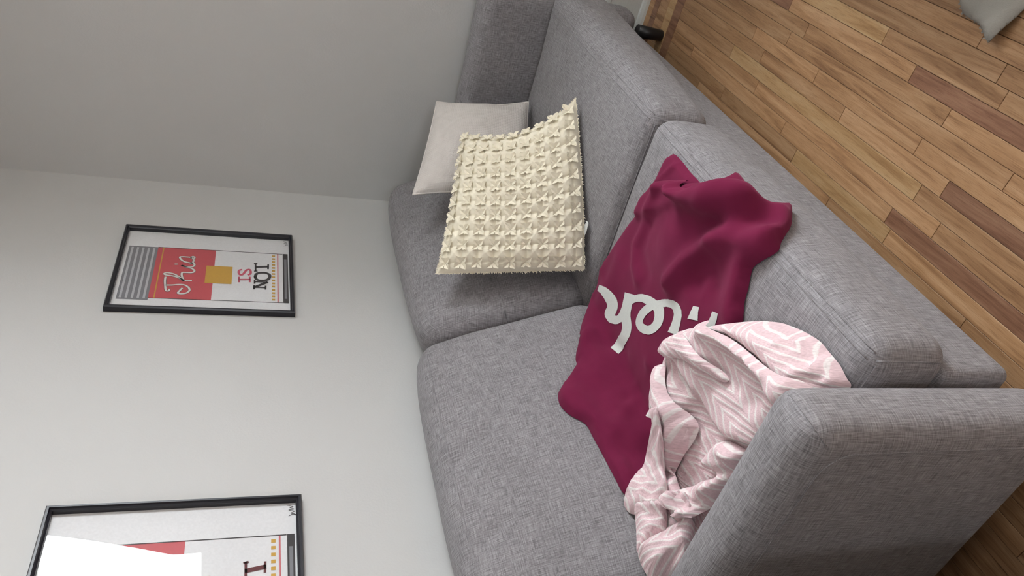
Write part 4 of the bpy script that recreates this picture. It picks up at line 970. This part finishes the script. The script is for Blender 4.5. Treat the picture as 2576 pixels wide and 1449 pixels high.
GLYPHS = {
    'T1': [(0.2584, 0.3073), (0.2389, 0.305), (0.2429, 0.2902), (0.3013, 0.2818), (0.3555, 0.2758), (0.3998, 0.275)],
    'T2': [(0.3037, 0.2841), (0.307, 0.3181), (0.3173, 0.3568), (0.3115, 0.3869), (0.2809, 0.4099), (0.2487, 0.4135), (0.2205, 0.3982), (0.2109, 0.3744), (0.2167, 0.3554), (0.2441, 0.3622), (0.2753, 0.3737)],
    'h': [(0.3698, 0.4171), (0.3681, 0.378), (0.4011, 0.3406), (0.4169, 0.3094), (0.4244, 0.274), (0.4415, 0.2656), (0.4506, 0.2867), (0.4303, 0.3284), (0.3656, 0.3757)],
    'h2': [(0.3656, 0.3757), (0.4203, 0.3618), (0.4599, 0.3605), (0.4645, 0.3814), (0.4653, 0.4094), (0.4761, 0.424), (0.4959, 0.4253), (0.5153, 0.4113), (0.5317, 0.3819), (0.5493, 0.3525)],
    'i': [(0.5493, 0.3525), (0.5375, 0.3815), (0.5373, 0.4099), (0.5563, 0.4216), (0.5796, 0.4191), (0.5867, 0.3989)],
    's': [(0.5867, 0.3989), (0.5971, 0.3672), (0.6217, 0.3447), (0.6504, 0.3344), (0.6598, 0.342), (0.6607, 0.368), (0.656, 0.397), (0.6302, 0.4128), (0.5942, 0.4114), (0.5783, 0.3979)],
    's2': [(0.6524, 0.3972), (0.6718, 0.4065), (0.6609, 0.4166), (0.6426, 0.4151)],
    'dot': [(0.5611, 0.3143), (0.5625, 0.3255)],
    'I': [(0.4105, 0.6816), (0.4167, 0.7423)],
    'Ia': [(0.4425, 0.6791), (0.3795, 0.6808)],
    'Ib': [(0.4492, 0.7417), (0.3857, 0.7429)],
    'S': [(0.5357, 0.6926), (0.5246, 0.6789), (0.4948, 0.6766), (0.47, 0.6852), (0.475, 0.6995), (0.5045, 0.7111), (0.5341, 0.7212), (0.5431, 0.7372), (0.5202, 0.7457), (0.4881, 0.7442), (0.4738, 0.7316)],
    'Na': [(0.3237, 0.7705), (0.323, 0.8351)],
    'Nb': [(0.392, 0.771), (0.3923, 0.8433)],
    'Nc': [(0.3237, 0.7705), (0.3923, 0.8433)],
    'Ns1': [(0.3461, 0.769), (0.301, 0.7682)],
    'Ns2': [(0.3457, 0.835), (0.3037, 0.8342)],
    'Ns3': [(0.4116, 0.7707), (0.3691, 0.7708)],
    'O': [(0.4526, 0.7738), (0.4884, 0.7798), (0.5061, 0.8002), (0.5085, 0.8328), (0.4907, 0.8548), (0.464, 0.8592), (0.4313, 0.8496), (0.4139, 0.8281), (0.4112, 0.8012), (0.4242, 0.7807), (0.4526, 0.7738)],
    'Ta': [(0.626, 0.7729), (0.5234, 0.7744)],
    'Tb': [(0.5775, 0.7747), (0.5921, 0.8478)],
    'Tc': [(0.6192, 0.8487), (0.5618, 0.8479)],
    'Td': [(0.6215, 0.7658), (0.6258, 0.7812)],
    'Te': [(0.525, 0.7673), (0.5269, 0.7836)],
}

PWD, PHT = 0.448, 0.540
def ribbon(name, pts, w, mat, parent, y, n=5, caps=True):
    """flat printed stroke through points given as fractions of the poster"""
    P = [Vector((p[0]*PWD, -p[1]*PHT)) for p in pts]
    Q = []
    if len(P) > 2:
        for i in range(len(P)-1):
            p0, p1, p2, p3 = P[max(0, i-1)], P[i], P[i+1], P[min(len(P)-1, i+2)]
            for k in range(n):
                t = k/n; Q.append(0.5*(2*p1+(p2-p0)*t+(2*p0-5*p1+4*p2-p3)*t*t+(3*p1-p0-3*p2+p3)*t**3))
        Q.append(P[-1])
    else: Q = P
    verts, faces = [], []
    for i, q in enumerate(Q):
        t = (Q[min(i+1, len(Q)-1)]-Q[max(i-1, 0)]).normalized(); nn = Vector((-t.y, t.x))*w/2
        ext = t*w*0.25*(1 if i == len(Q)-1 else (-1 if i == 0 else 0)) if caps else Vector((0, 0))
        verts += [Vector((q.x+nn.x+ext.x, y, q.y+nn.y+ext.y)), Vector((q.x-nn.x+ext.x, y, q.y-nn.y+ext.y))]
    for i in range(len(Q)-1): faces.append((2*i, 2*i+1, 2*i+3, 2*i+2))
    return obj(name, pymesh(name, verts, faces, mat, False), parent)
def block(name, x0, x1, t0, t1, mat, parent, y):
    return obj(name, boxes(name, [((x0*PWD, y, -t1*PHT), (x1*PWD, y+0.0002, -t0*PHT))], mat), parent)
def poster(x, z_top, label, tone):
    r = empty('framed_poster', (x, 0, z_top)); tag(r, label, 'poster', 'pair of framed posters on the back wall')
    fw, fd = 0.0135, 0.022
    # four mitred mouldings with a stepped profile
    prof = [(0, 0), (0, -fd*0.8), (0.003, -fd), (0.0075, -fd), (0.0095, -fd*0.8), (fw, -fd*0.7), (fw, -0.004), (fw, 0)]
    cor = [(0, 0, 1, -1), (PWD, 0, -1, -1), (PWD, -PHT, -1, 1), (0, -PHT, 1, 1)]
    for k in range(4):
        a, b = cor[k], cor[(k+1) % 4]
        verts = [Vector((c[0]+c[2]*w, d, c[1]+c[3]*w)) for c in (a, b) for (w, d) in prof]; n = len(prof)
        faces = [(i, (i+1) % n, n+(i+1) % n, n+i) for i in range(n)]+[tuple(range(n)), tuple(range(2*n-1, n-1, -1))]
        me = pymesh('frame_bar', verts, faces, M['frame_black'], False)
        bm = bmesh.new(); bm.from_mesh(me); bmesh.ops.recalc_face_normals(bm, faces=bm.faces); bm.to_mesh(me); bm.free()
        obj('frame_bar', me, r)
    pr = obj('print', boxes('print', [((0.010, -0.0030, -PHT+0.010), (PWD-0.010, -0.0015, -0.010))], M['paper']), r)
    y = -0.0034
    # printed colour fields
    block('grey_field', 0.13, 0.77, 0.045, 0.205, M['ink_grey'], pr, y)
    for i in range(5): block('grey_stripe', 0.145, 0.755, 0.058+0.030*i, 0.070+0.030*i, M['ink_lgrey'], pr, y-0.0003)
    block('red_field', 0.155, 0.77, 0.205, 0.535, M['ink_red'], pr, y)
    block('ochre_line', 0.155, 0.77, 0.232, 0.239, M['ink_ochre'], pr, y-0.0003)
    block('ochre_field', 0.35, 0.565, 0.49, 0.64, M['ink_ochre'], pr, y-0.0003)
    for sx in (0.150, 0.768): block('side_line', sx, sx+0.006, 0.205, 0.935, M['ink_dark'], pr, y)
    for i in range(15): block('ochre_mark', 0.175+0.0395*i, 0.195+0.0395*i, 0.872, 0.890, M['ink_ochre'], pr, y)
    block('red_line', 0.155, 0.77, 0.903, 0.910, M['ink_red'], pr, y)
    block('grey_field', 0.150, 0.775, 0.937, 0.968, M['ink_dark'], pr, y)
    block('grey_stripe', 0.20, 0.70, 0.945, 0.960, M['ink_grey'], pr, y-0.0003)
    for k, l in GLYPHS.items():
        if k in ('T1', 'T2', 'h', 'h2', 'i', 's', 's2', 'dot'):
            ribbon('letter_outline', l, 0.0082, M['ink_dark'], pr, y-0.0005); ribbon('letter', l, 0.0062, M['ink_white'], pr, y-0.0008)
        elif k in ('I', 'Ia', 'Ib', 'S'):
            ribbon('letter', l, 0.0075 if k in ('I', 'S') else 0.006, M['ink_pink'], pr, y-0.0004)
        else:
            w = {'Na': .006, 'Nb': .006, 'Nc': .010, 'O': .010, 'Tb': .011}.get(k, .0055)
            ribbon('letter', l, w, tone, pr, y-0.0004)
    # signature in the lower right corner
    ribbon('signature', [(0.885, 0.945), (0.90, 0.965), (0.892, 0.975), (0.905, 0.955), (0.915, 0.97), (0.925, 0.945), (0.93, 0.968), (0.94, 0.95), (0.945, 0.965), (0.955, 0.94)], 0.0012, M['ink_dark'], pr, y-0.0003)
    obj('glass_pane', boxes('glass_pane', [((0.011, -0.0095, -PHT+0.011), (PWD-0.011, -0.0075, -0.011))], M['glass']), r)
    return r
poster(1.915, 1.7826, 'black framed poster hanging near the corner, above the gap between the back cushions', M['ink_dark'])
poster(0.761, 1.7826, 'black framed poster with the bright window mirrored in its glass', M['ink_brown'])

# ------------------------------------------------------------------ curtain beside the window
def sheer_mat():
    m, nt, b = new_mat('white_sheer'); nt.nodes.remove(b)
    d = N(nt, 'ShaderNodeBsdfDiffuse'); d.inputs[0].default_value = (0.75, 0.75, 0.74, 1)
    t = N(nt, 'ShaderNodeBsdfTranslucent'); t.inputs[0].default_value = (0.7, 0.7, 0.7, 1)
    mx = N(nt, 'ShaderNodeMixShader'); mx.inputs[0].default_value = 0.22
    tc = N(nt, 'ShaderNodeTexCoord'); nz = N(nt, 'ShaderNodeTexNoise', Scale=300); nt.links.new(tc.outputs['Object'], nz.inputs['Vector'])
    bp = N(nt, 'ShaderNodeBump', Strength=0.2, Distance=0.001); nt.links.new(nz.outputs['Fac'], bp.inputs['Height']); nt.links.new(bp.outputs[0], d.inputs['Normal'])
    nt.links.new(d.outputs[0], mx.inputs[1]); nt.links.new(t.outputs[0], mx.inputs[2]); nt.links.new(mx.outputs[0], nt.nodes['Material Output'].inputs[0])
    return m
M['sheer'] = sheer_mat()
cu = empty('curtain', (XR-0.06, -2.05, 0.9)); tag(cu, 'white curtain hanging at the side of the window, mirrored in the near poster', 'curtain')
verts, faces = [], []; nu, nv = 60, 30
for j in range(nv+1):
    z = 0.95+(2.44-0.95)*j/nv
    # the free edge swings over the window further down
    e = -2.02-0.26*max(0, min(1, (2.32-z)/0.62))**1.2
    for i in range(nu+1):
        s = i/nu; y = -1.80+(e+1.80)*s
        verts.append((0.012*math.sin(s*34+0.6*math.sin(z*3))*(0.6+0.4*math.sin(z*2+s*5)), y+2.05, z-0.9))
for j in range(nv):
    for i in range(nu):
        a = j*(nu+1)+i; faces.append((a, a+1, a+nu+2, a+nu+1))
co = obj('drape', pymesh('drape', verts, faces, M['sheer']), cu)
so = co.modifiers.new('thickness', 'SOLIDIFY'); so.thickness = 0.0012
obj('rod', tube('rod', [(0, 0.32, 1.56), (0, -1.65, 1.56)], 0.009, M['frame_black'], 12), cu)
for yy in (0.30, -1.62): obj('bracket', boxes('bracket', [((-0.006, yy-0.008, 1.53), (0.059, yy+0.008, 1.549))], M['frame_black'], 0.002), cu)

# ------------------------------------------------------------------ white rug, only its corner in view
M['rug'] = plain('pale_shaggy_wool', (0.38, 0.36, 0.32), 0.95, 0, 0.1, 1.0, 420)
rug = empty('rug', (1.75, -1.80, 0)); tag(rug, 'pale beige shaggy rug, only its pointed corner showing on the oak floor', 'rug')
RO = Vector((1.75, -1.80, 0))
corner = [(1.195, -1.336), (1.222, -1.348), (1.249, -1.357), (1.278, -1.358), (1.308, -1.361), (1.328, -1.375), (1.36, -1.40), (1.45, -1.43), (1.7, -1.44), (2.0, -1.43), (2.3, -1.44),
          (2.32, -1.7), (2.31, -2.0), (2.33, -2.3), (2.0, -2.31), (1.6, -2.30), (1.14, -2.31), (1.12, -2.0), (1.14, -1.7), (1.16, -1.5), (1.176, -1.423), (1.186, -1.377)]
rl = []
for i in range(len(corner)):
    a, b = corner[i], corner[(i+1) % len(corner)]; n = max(1, int(math.hypot(b[0]-a[0], b[1]-a[1])/0.012))
    for k in range(n):
        x, y = a[0]+(b[0]-a[0])*k/n, a[1]+(b[1]-a[1])*k/n; w = 0.0025 if k else 0
        rl.append((x+w*noise.noise(Vector((x*70, y*70, 0))), y+w*noise.noise(Vector((x*70, y*70, 5)))))
pts = [Vector(p) for p in rl]
gx = 1.12
while gx < 2.34:
    gy = -2.32
    while gy < -1.33:
        if inside((gx, gy), rl) and min(seg_dist((gx, gy), rl[i-1], rl[i]) for i in range(len(rl))) > 0.008: pts.append(Vector((gx+random.uniform(-.004, .004), gy+random.uniform(-.004, .004))))
        gy += 0.018
    gx += 0.018
vs, es, fs, *_ = delaunay_2d_cdt(pts, [(i, (i+1) % len(rl)) for i in range(len(rl))], [], 1, 1e-6)
verts = []
for v in vs:
    e = min(1, min(seg_dist((v.x, v.y), rl[i-1], rl[i]) for i in range(len(rl)))/0.012)
    lift = 0.022*math.exp(-((v.x-1.195)**2+(v.y+1.336)**2)/0.06**2)      # the corner curls up a little
    verts.append((v.x-RO.x, v.y-RO.y, lift+0.004+0.012*math.sqrt(max(0, 1-(1-e)**2))+0.003*noise.noise(Vector((v.x*60, v.y*60, 1)))*e))
nv_ = len(verts)
bott = [(x, y, 0.001+max(0, 0.022*math.exp(-((x+RO.x-1.195)**2+(y+RO.y+1.336)**2)/0.06**2))) for x, y, z in verts]
faces = [tuple(f) for f in fs]
faces = [f if (Vector(verts[f[1]])-Vector(verts[f[0]])).cross(Vector(verts[f[2]])-Vector(verts[f[0]])).z > 0 else f[::-1] for f in faces]
allf = faces+[tuple(q+nv_ for q in f[::-1]) for f in faces]
cnt = {}
for f in faces:
    for i in range(3):
        cnt[(f[i], f[(i+1) % 3])] = 1
for (a, b) in cnt:
    if (b, a) not in cnt: allf.append((b, a, a+nv_, b+nv_))
obj('pile', pymesh('pile', verts+bott, allf, M['rug']), rug)
tv, tf = [], []; rt = random.Random(3)
for i in range(len(rl)):
    if rl[i][0] > 1.8 or rl[i][1] < -1.9: continue
    for _ in range(3):
        x, y = rl[i][0]-RO.x, rl[i][1]-RO.y; lf = 0.022*math.exp(-((rl[i][0]-1.195)**2+(rl[i][1]+1.336)**2)/0.06**2)
        a = rt.uniform(0, 6.28); k = len(tv)
        tv += [(x, y, lf+0.002), (x+0.003*math.cos(a+1.6), y+0.003*math.sin(a+1.6), lf+0.006), (x+0.006*math.cos(a), y+0.006*math.sin(a), lf+0.004)]; tf.append((k, k+1, k+2))
tag(obj('tufts', pymesh('tufts', tv, tf, M['rug'], False), rug), kind='stuff')

# dark cord running down the right wall behind the far end of the sofa
cord = obj('power_cord', tube('power_cord', [(XR-0.006, -0.952, 0.40), (XR-0.005, -0.955, 0.32), (XR-0.005, -0.958, 0.235), (XR-0.022, -0.965, 0.205), (XR-0.026, -1.0, 0.12), (XR-0.035, -1.05, 0.03), (XR-0.06, -1.2, 0.005), (XR-0.08, -1.6, 0.005)], 0.0032, M['black_wood'], 8))
tag(cord, 'thin black cord running down the right wall behind the far arm', 'cord')

# ------------------------------------------------------------------ unseen furniture added outside the picture to shade the floor and near arm
M['walnut'] = plain('dark_walnut', (0.045, 0.024, 0.014), 0.45)
M['walnut_top'] = plank_mat('walnut_boards', (0.05, 0.025, 0.012), (0.09, 0.045, 0.022), (0.13, 0.07, 0.035))
def rbox(name, a, b, mat, parent, org, bev=0.004):
    return obj(name, boxes(name, [((a[0]-org[0], a[1]-org[1], a[2]-org[2]), (b[0]-org[0], b[1]-org[1], b[2]-org[2]))], mat, bev), parent)
TO = (1.80, -1.84, 0.019)
ct = empty('shade_table', TO); tag(ct, 'low dark wooden table, unseen, added to shade the rug corner and floor', 'table')  # added out of view to block window light over the rug corner
rbox('table_top', (1.34, -2.24, 0.36), (2.28, -1.55, 0.39), M['walnut_top'], ct, TO, 0.006)
for x in (1.42, 2.16):
    for y in (-2.14, -1.66):
        rbox('leg', (x, y-0.03, 0.022), (x+0.045, y+0.015, 0.36), M['walnut'], ct, TO)
for y in (-2.15, -1.665): rbox('apron', (1.465, y, 0.30), (2.16, y+0.02, 0.36), M['walnut'], ct, TO, 0.002)
SC = (-0.12, -0.43, 0)
sc = empty('shade_cabinet', SC); tag(sc, 'dark walnut cabinet, unseen, added to shade the near end of the sofa', 'cabinet')  # added out of view to keep the near arm's outer side dark
rbox('body', (-0.50, -0.80, 0.05), (0.29, -0.05, 0.90), M['walnut'], sc, SC)
rbox('cabinet_top', (-0.52, -0.83, 0.90), (0.31, -0.04, 0.93), M['walnut_top'], sc, SC)
rbox('plinth', (-0.47, -0.77, 0.0), (0.26, -0.07, 0.05), M['walnut'], sc, SC, 0.002)
for x in (-0.485, -0.10):
    dr = rbox('door', (x, -0.818, 0.075), (x+0.375, -0.80, 0.88), M['walnut'], sc, SC)
    kx = x+(0.345 if x < -0.3 else 0.03)
    obj('knob', tube('knob', [(kx-SC[0], -0.818-SC[1], 0.42), (kx-SC[0], -0.826-SC[1], 0.42), (kx-SC[0], -0.832-SC[1], 0.42), (kx-SC[0], -0.842-SC[1], 0.42), (kx-SC[0], -0.845-SC[1], 0.42)], [0.005, 0.005, 0.012, 0.012, 0.006], M['frame_black'], 14), dr)
#@@END
